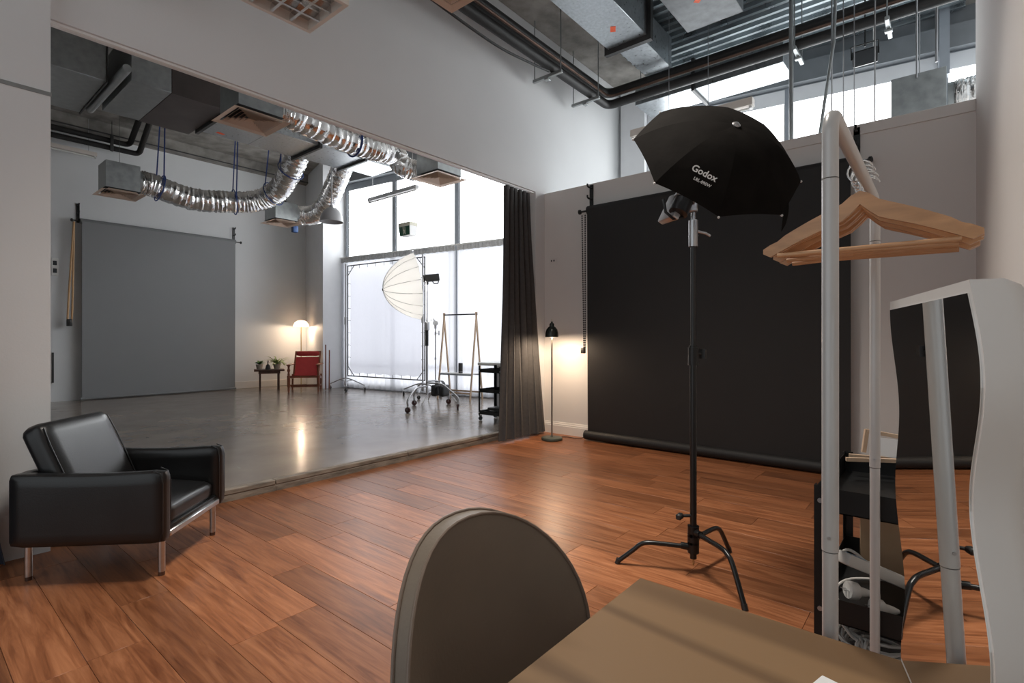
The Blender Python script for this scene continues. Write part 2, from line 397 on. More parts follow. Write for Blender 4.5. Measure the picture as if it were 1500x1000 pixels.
# ceiling slab and steel deck
struct('ceiling', MB().box(-2.75, 8.9, -.6, 12.8, ZC, ZC+.15), 'concrete')
mb = MB(); prof = []; x = 2.0; pitch = .15
while x < 8.55:
    prof += [(x, ZC-.012), (x+.085, ZC-.012), (x+.095, ZC-.06), (x+.14, ZC-.06)]; x += pitch
n = len(prof)
mb.add([(px, y, pz) for y in (-.2, 3.55) for px, pz in prof], [(i, i+1, n+i+1, n+i) for i in range(n-1)])
struct('ceiling_deck', mb, 'deck_steel', smooth=False, recalc=False)
struct('ceiling_beam', MB().rbox(1.2, 8.0, 3.55, YB, ZC-.05, ZC+.02, .006, 1), 'concrete')
struct('ceiling_ledge', MB().box(-2.6, 7.2, 12.3, 12.5, 5.12, ZC), 'concrete')
mb = MB().bar((-2.6, 12.28, 5.14), (7.0, 12.28, 5.14), .02, .02); struct('trim_4', mb, 'flange_dark')
# facade: columns, beams, windows
def fbox(mb, y0, y1, o0, o1, z0, z1):
    p = [FP(y0, o0), FP(y1, o0), FP(y1, o1), FP(y0, o1)]
    return mb.prism([(q.x, q.y) for q in p], z0, z1)
mb = fbox(MB(), 3.72, 4.11, -.2, .32, 0, ZC); struct('column_near', mb, 'column_white')
struct('column_pilaster', fbox(MB(), 3.5, 3.718, -.2, .16, 0, ZC), 'column_white')
mb = fbox(MB(), -2.2, 3.5, -.1, .22, 4.82, 5.1); fbox(mb, -2.2, 3.5, -.1, .1, 5.1, ZC); struct('facade_beam', mb, 'beam_grey')
mb = fbox(MB(), 4.25, 10.86, -.1, .22, 4.86, ZC); struct('facade_beam', mb, 'beam_grey')
for y in (.03,): struct('facade_post', fbox(MB(), y-.05, y+.05, .1, .24, 4.5, ZC), 'frame_grey')
bays = [(10.86, 9.34), (9.34, 7.62), (7.62, 5.95), (5.95, 4.25), (3.5, 1.72), (1.72, .03), (.03, -1.9)]
for k, (ya, yb) in enumerate(bays):
    y0, y1 = yb, ya; w = .05
    far = k < 4; zl = S if far else 2.6
    fr = MB()
    for yy, e in ((y0, 1), (y1, -1)):
        fbox(fr, min(yy, yy+e*w), max(yy, yy+e*w), 0, .09, zl, 4.86 if far else 4.82)
    for z0, z1 in ((4.72, 4.86 if far else 4.82), (3.02, 3.12)): fbox(fr, y0+w, y1-w, .005, .085, z0, z1)
    if far: fbox(fr, y0+w, y1-w, .005, .085, S, .2); fbox(fr, y0+w, y1-w, .01, .07, .6, .66)
    o = struct('window_%d' % (k+1), fr, 'frame_grey')
    link('pane', fbox(MB(), y0+w+.008, y1-w-.008, .03, .042, 3.125, 4.715), 'pane_up', o)
    if far:
        link('pane', fbox(MB(), y0+w+.008, y1-w-.008, .03, .042, .665, 3.015), 'pane_low', o)
        link('pane', fbox(MB(), y0+w+.008, y1-w-.008, .03, .042, .205, .595), 'pane_low', o)
    for yy in (y0+w+.001, y1-w-.009): link('gasket', fbox(MB(), yy, yy+.008, .03, .08, 3.12, 4.72), 'gasket_dark', o)
    link('gasket', fbox(MB(), y0+w, y1-w, .03, .08, 4.712, 4.72), 'gasket_dark', o)
    if not far: link('valance', fbox(MB(), y0+w, y1-w, .09, .1, 4.6, 4.8), 'column_white', o)
# wall sockets
for (x, z, lab) in ((1.99, 2.55, 'small white twin power outlet high on the back wall by the divider'), (1.965, .6, 'thin dark conduit strip low on the back wall')):
    if z > 1:
        t = thing('power_outlet', lab, 'outlet', (x, 12.5, z)); L('plate', MB().rbox(-.05, .05, -.014, 0, -.16, .16, .006, 1), 'white_plastic', t)
        for dz in (-.07, .07): L('socket', MB().rbox(-.028, .028, -.018, -.012, dz-.04, dz+.04, .004, 1), 'gasket_dark', t)
    else:
        tag(link('conduit_strip', MB().rbox(x-.012, x+.012, 12.48, 12.5, S+.35, S+.9, .003, 1), 'flange_dark'), lab, 'conduit')
t = thing('power_outlet', 'small double outlet plate on the lamp-lit wall', 'outlet', (XB-.0, 3.98, 2.27)); L('plate', MB().rbox(-.008, 0, -.06, .06, -.035, .035, .003, 1), 'wall_paint_bounce', t)
L('socket', MB().box(-.0095, -.007, -.03, -.01, -.01, .012), 'gasket_dark', t); L('socket', MB().box(-.0095, -.007, .012, .03, -.01, .012), 'gasket_dark', t)

# ================================================================ BACKDROPS
def wall_bracket(t, M, flip=1, name='wall_bracket'):
    """three-hook hanging plate; local: x out of the wall, y along the wall"""
    p = L(name, MB().box(.002, .014, -.025, .025, -.02, .34, M), 'black_metal', t)
    for z in (.0, .16, .3):
        mb = MB().tube([M @ V(.01, 0, z), M @ V(.085, 0, z), M @ V(.105, 0, z+.015), M @ V(.105, 0, z+.035)], .011, 8)
        L('hook', mb, 'black_metal', p)
    return p
def backdrop(t, w, ztop, zbot, r, paper, rollm, botroll, out=.09):
    """local frame: x out of the wall, y along the wall, origin on the floor at the middle"""
    h = w/2
    rl = MB().cyl((out, -h, ztop), (out, h, ztop), r, n=24); L('top_roll', rl, rollm, t)
    nv = 20
    def fn(u, v):
        z = ztop-.01 + (zbot-ztop+.01)*v
        return (out+r*(1-.35*v)+.004*math.sin(u*9+v*3)*v, -h+.02+(w-.04)*u, z)
    L('paper_drop', MB().sheet(fn, 24, nv, .003), paper, t)
    L('bottom_roll', MB().cyl((out+r*.6, -h-(.02 if botroll > .03 else 0), zbot), (out+r*.6, h+(.02 if botroll > .03 else 0), zbot), botroll, n=20), rollm, t)
    for s in (-1, 1):
        wall_bracket(t, T(0, s*(h+.01), ztop))
        k = L('roll_knob', MB().cyl((out, s*h, ztop), (out, s*(h+.1), ztop), .012).lathe([(.012, 0), (.03, .01), (.03, .03), (.012, .04)], 12, T(out, s*(h+.1), ztop-.0) @ Rx(-s*PI/2)), 'black_plastic', t)
g = thing('backdrop', 'mid-grey seamless paper backdrop hung on the back wall', 'backdrop', (3.71, 12.5, 0), -PI/2)
backdrop(g, 2.76, 3.43, S+.03, .05, 'grey_paper', 'grey_paper_roll', .022, .12)
# tan pull loop with its weight, on the side away from the window
mb = MB().tube(spline([(.13, -1.47, 3.4), (.13, -1.48, 2.6), (.13, -1.5, 1.62), (.13, -1.54, 1.58), (.13, -1.56, 1.62), (.13, -1.52, 2.5), (.13, -1.47, 3.4)], 5), .016, 8, closed=False)
L('pull_chain', mb, 'tan_chain', g); L('chain_weight', MB().rbox(.1, .16, -1.575, -1.495, 1.47, 1.6, .01, 2), 'black_plastic', g)
bk = thing('backdrop', 'black seamless paper backdrop hung on the wall beside the lit floor lamp', 'backdrop', (XB, 2.0, 0), PI)
backdrop(bk, 2.76, 2.82, .062, .055, 'black_paper', 'black_paper', .055, .105)
# bead chain (beads too fine to pick apart)
ch = MB()
for s, r in ((0, .0), (1, .045)):
    for i in range(60):
        z = 2.76 - i*.0275; ch.lathe([(.004, -.011), (.0085, -.004), (.0085, .004), (.004, .011)], 6, T(.13, -1.407-r*(1-i/60*.6), z))
o = L('bead_chain', ch, 'black_plastic', bk); o['kind'] = 'stuff'
L('chain_weight', MB().rbox(.105, .155, -1.46, -1.41, 1.06, 1.13, .008, 2), 'black_plastic', bk)
# ================================================================ CURTAINS
def drape(x0, x1, xb0, xb1, ytop, ybot, z0, z1, folds, amp, seed, th=.004, taper=1.0, cols=120, rows=26):
    rnd = random.Random(seed); ph = [rnd.uniform(0, 6.28) for _ in range(4)]
    def fn(u, v):
        zz = z1 + (z0-z1)*v
        xa = x0+(x1-x0)*u; xb = xb0+(xb1-xb0)*u; k = v**1.3
        a = amp*(.55+.45*v)
        w = math.sin(u*folds*2*PI+ph[0]) + .35*math.sin(u*folds*PI*1.3+ph[1]+v*1.5) + .2*math.sin(u*folds*4.7+ph[2]-v*2)
        return (xa+(xb-xa)*k + .012*math.sin(u*folds*4*PI+v*4), ytop+(ybot-ytop)*k + a*w, zz)
    return MB().sheet(fn, cols, rows, th)
cu = thing('blackout_curtain', 'tall dark grey blackout curtain gathered at the right end of the opening', 'curtain', (5.15, 4.18, 0))
link('cloth', drape(4.86, 5.37, 4.64, 5.56, 4.15, 4.03, .03, 3.13, 6, .03, 3), 'dark_curtain', cu)
for i in range(7):
    x = 4.88+.078*i
    link('curtain_hook', MB().tube([(x, 4.15, 3.1), (x, 4.15, 3.143)], .004, 6), 'steel', cu)
tag(link('curtain_track', MB().rbox(.63, 5.45, 4.135, 4.165, 3.145, 3.164, .003, 1), 'white_plastic'), 'slim white curtain track under the edge of the dividing wall', 'curtain track')
nv = thing('navy_curtain', 'dark navy curtain hanging beside the black armchair against the white column', 'curtain', (-.05, 3.95, 0))
link('cloth', drape(-.6, .1, -.62, .43, 3.93, 3.91, .02, 2.4, 6, .03, 9), 'navy_curtain', nv)
# sheer curtains along the lower facade
def facade_drape(ya, yb, off, z0, z1, folds, amp, seed):
    rnd = random.Random(seed); ph = [rnd.uniform(0, 6.28) for _ in range(3)]
    def fn(u, v):
        y = ya+(yb-ya)*u
        a = amp*(math.sin(u*folds*2*PI+ph[0]) + .4*math.sin(u*folds*3.3+ph[1]+v) + .3*math.sin(u*folds*1.1+ph[2]))
        p = FP(y, off+a*(.7+.3*v)); return (p.x, p.y, z1+(z0-z1)*v)
    return MB().grid(fn, int(folds*12), 8)
shs = [(10.98, 8.75, 'white sheer curtain behind the big framed scrim', 3), (8.72, 7.6, 'white sheer curtain between the scrim frame and the wooden garment rack', 4), (7.57, 5.7, 'white sheer curtain behind the wooden garment rack', 5), (5.67, 4.3, 'white sheer curtain mostly covered by the dark grey curtain', 6)]
for ya, yb, lab, sd in shs:
    t = thing('sheer_curtain', lab, 'curtain', tuple(FP((ya+yb)/2, .15)), 0, 'sheer curtains on the window wall')
    link('cloth', facade_drape(ya, yb, .155, S+.02, 3.02, abs(ya-yb)*6, .02, sd), 'sheer_white', t)
    def hd(u, v, ya=ya, yb=yb):
        p = FP(ya+(yb-ya)*u, .155+.012*math.sin(u*abs(ya-yb)*70)); return (p.x, p.y, 3.12-.11*v)
    link('gathered_heading', MB().grid(hd, int(abs(ya-yb)*40), 2), 'curtain_tape', t)
tag(link('curtain_rail', fbox(MB(), 4.3, 11.0, .14, .17, 3.12, 3.145), 'white_plastic'), 'long white rail carrying the sheer curtains across the windows', 'curtain rail')

# ================================================================ FLOOR LAMP BY THE BLACK BACKDROP
lx, ly = 5.24, 3.71
t = thing('floor_lamp', 'lit floor lamp with a black dome shade beside the black backdrop', 'lamp', (lx, ly, 0))
L('base', MB().lathe([(.0, 0), (.125, 0), (.13, .008), (.13, .024), (.122, .034), (.02, .04), (.012, .05)], 36), 'lamp_green_grey', t)
L('pole', MB().cyl((0, 0, .04), (0, 0, 1.3), .0105, n=14), 'lamp_pole', t)
dome = [(.078, 1.262), (.08, 1.262), (.081, 1.275), (.079, 1.315), (.068, 1.355), (.045, 1.385), (.03, 1.395), (.03, 1.42), (.025, 1.43), (.012, 1.438), (.012, 1.45), (.006, 1.455)]
sh = L('lamp_shade', MB().add(*(lambda p, n: ([(max(r, .001)*math.cos(2*PI*k/n), max(r, .001)*math.sin(2*PI*k/n), z) for r, z in p for k in range(n)],
     [(i*n+k, i*n+(k+1) % n, (i+1)*n+(k+1) % n, (i+1)*n+k) for i in range(len(p)-1) for k in range(n)] + [tuple((len(p)-1)*n+k for k in range(n))]))(dome, 32)), 'lamp_black', t)
inner = [(.0785, 1.263), (.0765, 1.315), (.0655, 1.353), (.043, 1.382), (.002, 1.384)]
L('shade_lining', MB().grid(lambda u, v: (lambda r, z: (r*math.cos(2*PI*u), r*math.sin(2*PI*u), z))(*inner[round(v*4)]), 32, 4), 'lamp_white', sh)
L('finial', MB().tube([(0, 0, 1.45), (0, 0, 1.468), (0, .008, 1.478), (0, 0, 1.488), (0, -.008, 1.478), (0, 0, 1.468)], .003, 6), 'brass', sh)
L('bulb', MB().lathe([(.004, 1.29), (.02, 1.295), (.027, 1.315), (.02, 1.338), (.012, 1.36), (.012, 1.383)], 16), 'bulb', t)
link('power_cord', MB().tube(spline([(lx+.125, ly-.03, .008), (lx+.2, ly+.0, .006), (lx+.26, ly-.06, .006), (lx+.25, ly-.16, .006), (lx+.3, ly-.23, .006), (lx+.36, ly-.24, .01)], 6), .0045, 6), 'cable_dark', t)
def lamp_light(loc, e, r):
    ld = D.lights.new('lamp_light', 'POINT'); ld.energy = e; ld.color = (1, .75, .53); ld.shadow_soft_size = r
    lo = D.objects.new('lamp_light', ld); COL.objects.link(lo); lo.location = loc
lamp_light((lx, ly, 1.278), 50, .03)

# ================================================================ C-STAND AND BLACK UMBRELLA SOFTBOX
cx, cy = 2.77, 1.035
t = thing('light_stand', 'black steel three-legged light stand under the black umbrella softbox', 'light stand', (cx, cy, 0))
feet = [V(2.6, 1.394, 0), V(3.156, .968, 0), V(2.528, .706, 0)]
for i, f in enumerate(feet):
    d = (f-V(cx, cy, 0)); ln = d.length; d.normalize(); z0 = (.13, .175, .215)[i]
    pts = [d*.03+V(0, 0, z0), d*(ln*.35)+V(0, 0, z0+.002), d*(ln-.17)+V(0, 0, z0+.002), d*(ln-.125)+V(0, 0, z0-.01), d*(ln-.085)+V(0, 0, z0-.045), d*ln+V(0, 0, .012)]
    lg = L('leg', MB().tube(spline(pts, 5), .0125, 12), 'black_satin', t)
    L('foot_cap', MB().cyl(d*(ln-.006)+V(0, 0, .026), d*(ln+.003)+V(0, 0, 0), .0145), 'black_plastic', lg)
    L('leg_collar', MB().cyl(V(0, 0, z0-.028), V(0, 0, z0+.03), .03, n=18).cyl(d*.02+V(0, 0, z0), d*.065+V(0, 0, z0+.004), .018), 'black_metal', lg)
L('lower_column', MB().cyl((0, 0, .07), (0, 0, 1.13), .0175, n=18), 'black_satin', t)
L('column_tip', MB().cyl((0, 0, .035), (0, 0, .07), .006), 'brass', t)
L('column_collar', MB().cyl((0, 0, 1.105), (0, 0, 1.2), .027, n=18).cyl((0, 0, 1.2), (0, 0, 1.21), .022, n=18), 'black_metal', t)
L('column_knob', MB().cyl((0, 0, 1.165), (.045, -.03, 1.165), .008).box(.035, .06, -.05, -.02, 1.14, 1.19), 'black_plastic', t)
L('leg_knob', MB().cyl((0, 0, .3), (-.05, .045, .3), .008).rbox(-.085, -.04, .035, .065, .285, .315, .006, 1), 'black_plastic', t)
L('upper_column', MB().cyl((0, 0, 1.2), (0, 0, 1.77), .014, n=18), 'black_satin', t)
L('top_sleeve', MB().cyl((0, 0, 1.74), (0, 0, 1.88), .024, n=18).cyl((0, 0, 1.795), (0, 0, 1.8), .0255, n=18), 'steel', t)
L('top_spigot', MB().cyl((0, 0, 1.88), (0, 0, 1.922), .012), 'steel', t)
L('top_lever', MB().tube([(.02, -.01, 1.825), (.06, -.045, 1.815), (.085, -.06, 1.803)], .007, 8), 'steel', t)
# umbrella softbox
UC = V(2.909, .957, 2.221); az, el, ro, UR, UH = 3.9967, .594, 2.8392, .4687, .215
Wd = V(math.cos(el)*math.cos(az), math.cos(el)*math.sin(az), math.sin(el)); U0 = V(-math.sin(az), math.cos(az), 0); V0 = Wd.cross(U0)
Uu = U0*math.cos(ro)+V0*math.sin(ro); Vv = -U0*math.sin(ro)+V0*math.cos(ro)
def rib_pt(k, rho, off=0):
    a = k*PI/4
    return UC + (Uu*math.cos(a)+Vv*math.sin(a))*UR*rho + Wd*(UH*(1-rho**2.3)+off)
ub = thing('umbrella_softbox', 'black octagonal umbrella softbox with white maker lettering', 'softbox', tuple(UC))
for k in range(8):
    def pan(u, v, k=k):
        rho = .04+.96*v; p = rib_pt(k, rho).lerp(rib_pt(k+1, rho), u)
        return tuple(p + Wd*(.012*math.sin(PI*u)*v))
    link('canopy_panel', MB().sheet(pan, 8, 12, .0025), 'softbox_black', ub, recalc=True)
    link('rib', MB().tube([rib_pt(k, r, -.006) for r in [i/8 for i in range(9)]], .0035, 6), 'steel', ub)
    e = rib_pt(k, 1.0); dr = (e-UC).normalized()
    link('rib_tip', MB().sphere(e+dr*.004, .0065, 8), 'print_white', ub)
link('hub_cap', MB().lathe([(.0, -.01), (.022, -.008), (.022, .006), (.012, .014), (.0, .016)], 16, basis(UC+Wd*UH, Uu, Vv, Wd)), 'steel', ub)
link('shaft', MB().cyl(UC+Wd*UH, UC-Wd*.32, .005), 'steel', ub)
# inner silver lining and rim skirt with the tail strap
for k in range(8):
    link('lining_panel', MB().grid(lambda u, v, k=k: tuple(rib_pt(k, .05+.92*v, -.008).lerp(rib_pt(k+1, .05+.92*v, -.008), u) + Wd*(.012*math.sin(PI*u)*v)), 4, 8), 'silver_inner', ub)
e4, e3 = rib_pt(4, 1), rib_pt(3, 1)
def strap(u, v):
    p = e3.lerp(e4, .12+.18*u); return tuple(p + V(0, 0, .02-.1*v) + Wd*(.004+.02*math.sin(v*3)*u) + (e3-e4)*(.15*v))
link('velcro_tab', MB().sheet(strap, 5, 5, .003), 'softbox_black', ub)
def text_on_panel(s, s0, rho0, size, k, name):
    """white lettering following the canopy panel"""
    cu_ = D.curves.new('t', 'FONT'); cu_.body = s; cu_.size = 1; cu_.offset = .02; cu_.resolution_u = 3
    o = D.objects.new('t', cu_); me = bpy.data.meshes.new_from_object(o)
    base = rib_pt(k, rho0).lerp(rib_pt(k+1, rho0), s0)
    ex = (rib_pt(k+1, rho0)-rib_pt(k, rho0)).normalized()
    ey = (rib_pt(k, rho0-.1).lerp(rib_pt(k+1, rho0-.1), s0)-base); ey = (ey-ex*ey.dot(ex)).normalized()
    nz = ex.cross(ey); nz = nz if nz.dot(Wd) > 0 else -nz
    mb = MB(); mb.v = [tuple(base+ex*v.co.x*size+ey*v.co.y*size+nz*.0165) for v in me.vertices]; mb.f = [tuple(p.vertices) for p in me.polygons]
    D.objects.remove(o); D.curves.remove(cu_)
    link(name, mb, 'print_white', ub, smooth=False, recalc=False)
text_on_panel('Godox', .29, .785, .047, 1, 'lettering')
text_on_panel('LRL-095W', .42, .845, .021, 1, 'lettering')
# LED lamp head in its yoke
hl = V(2.69, 1.115, 2.0)
lh = thing('video_light', 'silver and black lamp head clamped below the black umbrella softbox', 'video light', tuple(hl))
ax = (V(.35, -.2, .75)).normalized(); sx = ax.cross(V(0, 0, 1)).normalized(); sy = ax.cross(sx)
Mh = basis(V(2.725, 1.09, 1.965), sx, sy, ax)
link('lamp_body', MB().rbox(-.07, .07, -.02, .02, -.09, .08, .008, 2, T(-.0, .05, 0) and Mh @ T(-.05, 0, 0)), 'steel', lh)
link('heat_sink', MB().cyl((-.0, 0, -.06), (0, 0, .06), .05, n=24, M=Mh @ T(.02, 0, 0)), 'black_metal', lh)
link('reflector_ring', MB().cyl((0, 0, .02), (0, 0, .05), .056, n=24, M=Mh @ T(.02, 0, 0)), 'steel', lh)
link('yoke', MB().tube([(2.65, 1.15, 1.99), (2.655, 1.14, 1.92), (2.68, 1.11, 1.885), (2.722, 1.075, 1.893), (2.742, 1.058, 1.935)], .008, 8), 'black_metal', lh)
link('clamp', MB().rbox(-.022, .022, -.022, .022, -.03, .03, .005, 1, T(cx, cy, 1.955) @ Rz(.4)), 'steel', lh)
link('clamp_arm', MB().cyl((cx, cy, 1.975), (2.725, 1.09, 1.99), .012), 'black_metal', lh)
# ================================================================ BLACK ARMCHAIR
t = thing('armchair', 'low black leather armchair with steel legs beside the white column', 'armchair', (.905, 3.61, 0), -PI/4)
def shell(x0, x1, y0, y1, z0, z1, r=.035, dip=0, axis='x'):
    mb = MB().soft(x1-x0, y1-y0, z1-z0, r, 0, 10)
    out = []
    for p in mb.v:
        q = Vector(p)
        if q.z > 0 and dip:
            s = q.x/((x1-x0)/2) if axis == 'x' else q.y/((y1-y0)/2)
            q.z -= dip*(1-s*s)*(q.z/((z1-z0)/2))
        out.append((q.x+(x0+x1)/2, q.y+(y0+y1)/2, q.z+(z0+z1)/2))
    mb.v = out; return mb
for s in (-1, 1):
    y0, y1 = (.27, .355) if s > 0 else (-.355, -.27)
    a = L('arm', shell(-.375, .375, y0, y1, .185, .565, .032, .014), 'leather', t)
    ym = (y0+y1)/2
    for e in (-1, 1):   # welt seams around the front end of each arm
        yy = ym+e*.036
        L('welt', MB().tube([(.352, yy, .2), (.366, yy, .25), (.367, yy, .5), (.355, yy, .55), (.32, yy, .5655)], .0035, 6), 'leather', a)
L('back_panel', shell(-.38, -.3, -.3, .3, .185, .565, .03, .02, 'y'), 'leather', t)
L('seat_deck', MB().rbox(-.32, .355, -.275, .275, .19, .255, .01, 2), 'leather', t)
L('front_rail', MB().rbox(.345, .37, -.275, .275, .2, .232, .005, 1), 'brushed_leg', t)
M_ = T(.03, 0, .315) @ Ry(math.radians(4))
L('seat_cushion', MB().soft(.63, .53, .12, .045, .018, 12, M_), 'leather', t)
M_ = T(-.245, 0, .56) @ Ry(math.radians(-24))
bc = L('back_cushion', MB().soft(.13, .535, .5, .05, 0, 12, M_), 'leather', t)
for s in (-1, 1): L('cushion_piping', MB().tube([tuple(M_ @ V(.058, y, z*.225)) for y, z in ((s*.25, -1), (s*.255, -.5), (s*.255, .5), (s*.245, .95))], .0035, 6), 'leather', bc)
for x in (-.325, .325):
    for y in (-.28, .28):
        lg = L('leg', MB().cyl((x, y, .02), (x, y, .19), .0165, n=16), 'brushed_leg', t)
        L('foot_cap', MB().cyl((x, y, 0), (x, y, .022), .0155, n=16), 'wood_dark', lg)

# ================================================================ TAUPE CHAIR AT THE TABLE
t = thing('dining_chair', 'taupe vinyl chair with a rounded piped backrest tucked at the wooden table', 'chair', (.73, .7, 0), 0)
AW, AH, ZM = .245, .265, .634
def bk_pt(r, th, off):
    c, s_ = math.cos(th), math.sin(th)
    x = AW*r*math.copysign(abs(c)**.9, c)
    z = ZM + r*(AH*abs(s_)**.95 if s_ > 0 else -.17*abs(s_)**.9)
    y = -.09*(x/AW)**2 + .13*(z-ZM) + off
    return (x, y, z)
n, m_ = 56, 9
def face(off, puff):
    vs_ = [bk_pt(0, 0, off+puff)]; fs_ = []
    for j in range(1, m_+1):
        r = j/m_
        for k in range(n): vs_.append(bk_pt(r, 2*PI*k/n, off+puff*(1-r**6)))
    for k in range(n): fs_.append((0, 1+k, 1+(k+1) % n))
    for j in range(m_-1):
        for k in range(n): fs_.append((1+j*n+k, 1+j*n+(k+1) % n, 1+(j+1)*n+(k+1) % n, 1+(j+1)*n+k))
    return vs_, fs_
fv, ff = face(-.017, -.005); bv, bf = face(.018, .003)
N0 = len(fv); mb = MB(); mb.v = fv+bv; mb.f = ff+[tuple(N0+i for i in reversed(f)) for f in bf]
o0 = 1+(m_-1)*n
mb.f += [(o0+k, o0+(k+1) % n, N0+o0+(k+1) % n, N0+o0+k) for k in range(n)]
bk_ = L('backrest', mb, 'taupe_vinyl', t, ang=50)
for off in (-.018, .019):
    L('piping', MB().tube([bk_pt(1.004, 2*PI*k/n, off) for k in range(n)], .0036, 8, closed=True), 'taupe_piping', bk_)
L('seat', MB().soft(.36, .44, .08, .035, .012, 10, T(0, -.2, .44)), 'taupe_vinyl', t)
L('back_support', MB().rbox(-.14, .14, -.02, .02, .42, .6, .008, 1, T(0, .015, 0)), 'taupe_vinyl', t)
for x, y in ((-.16, -.34), (.16, -.34), (-.16, .0), (.16, .0)):
    L('leg', MB().cyl((x*.85, -.2+(y+.17)*.85, .405), (x*1.1, -.2+(y+.17)*1.1, 0), .014, .009), 'black_satin', t)

# ================================================================ TABLE WITH MIRROR
t = thing('table', 'plain wooden table with a plywood-grained top, carrying the wavy mirror', 'table', (.2, .16, 0))
link('tabletop', MB().rbox(-.75, 1.03, -.185, .5, .712, .74, .003, 1), 'plywood', t)
link('apron', MB().box(-.65, .95, -.15, -.13, .63, .712).box(-.65, .95, .42, .44, .63, .712).box(.93, .95, -.13, .42, .63, .712).box(-.65, -.63, -.13, .42, .63, .712), 'plywood', t)
for x in (-.66, .94):
    for y in (-.14, .43): link('leg', MB().rbox(x-.022, x+.022, y-.022, y+.022, 0, .712, .003, 1), 'plywood', t)
dm = V(.970, .241, 0).normalized(); nm = V(-dm.y, dm.x, 0)
lean = math.radians(1.5)
mo = V(.667, -.036, .742); WM, HM = .344, .565
def mpt(u, z, d=0, ins=0):
    """u 0 = near edge, 1 = far edge; d = depth behind the glass"""
    zz = mo.z+z
    e0 = -.021*math.cos(2*PI*(zz-1.215)/.27); e1 = -.021*math.cos(2*PI*(zz-1.15)/.27)
    s_ = e0+ins + (WM+e1-e0-2*ins)*u
    return mo + dm*s_ + nm*(math.sin(lean)*z) + V(0, 0, z) - nm*d
t = thing('wavy_mirror', 'white wavy-edged standing mirror on the wooden table', 'mirror', tuple(mo))
nz_ = 60; ring = []
th_ = .046
def slab(ins, z0, z1, d0, d1, rnd=0):
    zs = [z0+(z1-z0)*i/nz_ for i in range(nz_+1)]
    out = [mpt(0, z, 0, ins) for z in zs] + [mpt(1, z, 0, ins) for z in reversed(zs)]
    n_ = len(out); mb = MB()
    lay = [(d0, 0), (d1-rnd, 0), (d1-rnd*.3, rnd*.3), (d1, rnd)] if rnd else [(d0, 0), (d1, 0)]
    for d, sh in lay:
        c = sum(out, Vector())/n_
        for p in out:
            q = p - nm*d
            if sh:
                w = (c-p); w.z = 0; w = w.normalized()*sh if w.length > 1e-5 else w
                q = q + w; q.z = min(q.z, mo.z+z1-sh)
            mb.v.append(tuple(q))
    m2 = len(lay)
    mb.f = [tuple(range(n_-1, -1, -1)), tuple((m2-1)*n_+k for k in range(n_))] + [(i*n_+k, i*n_+(k+1) % n_, (i+1)*n_+(k+1) % n_, (i+1)*n_+k) for i in range(m2-1) for k in range(n_)]
    return mb
link('mirror_frame', slab(0, 0, HM, .0, th_, .02), 'white_frame', t, ang=50)
link('mirror_glass', slab(.007, .01, HM-.013, -.0015, .003), 'mirror', t, smooth=False)
tag(link('notepad', MB().rbox(.72, .875, .05, .16, .7405, .752, .002, 1, T(.8, .1, 0) @ Rz(-.25) @ T(-.8, -.1, 0)), 'paper_white'), 'white notepad lying on the wooden table by the wavy mirror', 'notepad')

# ================================================================ CLOTHES RACK
RY, RX0, RX1, RT = .155, 1.068, 1.84, 1.652
t = thing('clothes_rack', 'white tubular clothes rack with wooden hangers beside the black trolley', 'clothes rack', (1.45, RY, 0))
def arc(c, r, a0, a1, n=7): return [(c[0]+r*math.cos(a0+(a1-a0)*i/n), RY, c[1]+r*math.sin(a0+(a1-a0)*i/n)) for i in range(n+1)]
rr = .045
link('hanging_rail', MB().tube([(RX0, RY, RT-.12)] + arc((RX0+rr, RT-rr), rr, PI, PI/2) + arc((RX1-rr, RT-rr), rr, PI/2, 0) + [(RX1, RY, RT-.12)], .0132, 16), 'rack_white', t)
for x in (RX0, RX1):
    for z0, z1 in ((.04, .873), (.875, RT-.122)): link('post', MB().cyl((x, RY, z0), (x, RY, z1), .0126 if z0 < .5 else .0134, n=16), 'rack_white', t)
    link('screw', MB().cyl((x-.0152, RY, .9), (x-.011, RY, .9), .003, n=8), 'steel', t)
    link('foot_bar', MB().tube([(x, RY-.22, .012), (x, RY-.2, .03), (x, RY+.2, .03), (x, RY+.22, .012)], .013, 12), 'rack_white', t)
link('base_rail', MB().cyl((RX0, RY, .1), (RX1, RY, .1), .012, n=12), 'rack_white', t)
def hanger_body():
    hw, th = .222, .012
    top, bot = [], []
    for i in range(25):
        u = i/24; y = -hw+2*hw*u; a = abs(y)/hw
        zt = -.002 - .01*a - .092*a**1.0*(.75+.25*a) + .012*math.exp(-(a/.13)**4)
        nt_ = -.008*math.exp(-((a-.86)/.03)**2)
        wd = .044 - .012*a + (.0 if a < .9 else -.02*((a-.9)/.1)**2)
        top.append((y, zt+nt_)); bot.append((y, zt-wd-.006*math.exp(-(a/.05)**2)*-2))
    return top, bot
tp, bt = hanger_body()
hb = MB()
def ring_(f, xo): return [(xo, y, z) for y, z in f]
nn = len(tp); hv = []
for (yt, zt), (yb, zb) in zip(tp, bt):
    xo = .028*(abs(yt)/.222)**2; hv += [(xo-.006, yt, zt), (xo+.006, yt, zt), (xo+.006, yb, zb), (xo-.006, yb, zb)]
hb.add(hv, [(i*4+k, i*4+(k+1) % 4, (i+1)*4+(k+1) % 4, (i+1)*4+k) for i in range(nn-1) for k in range(4)] + [(3, 2, 1, 0), tuple((nn-1)*4+k for k in range(4))])
hk = MB().tube([(0, 0, -.01), (0, 0, .025), (0, .004, .034)] + [(0, .0+.026*math.sin(a), .058-.026*math.cos(a)) for a in [i*PI/9+.5 for i in range(0, 12)]], .0022, 8)
tr_ = MB().cyl((.014, -.185, -.124), (.014, .185, -.124), .006, n=10)
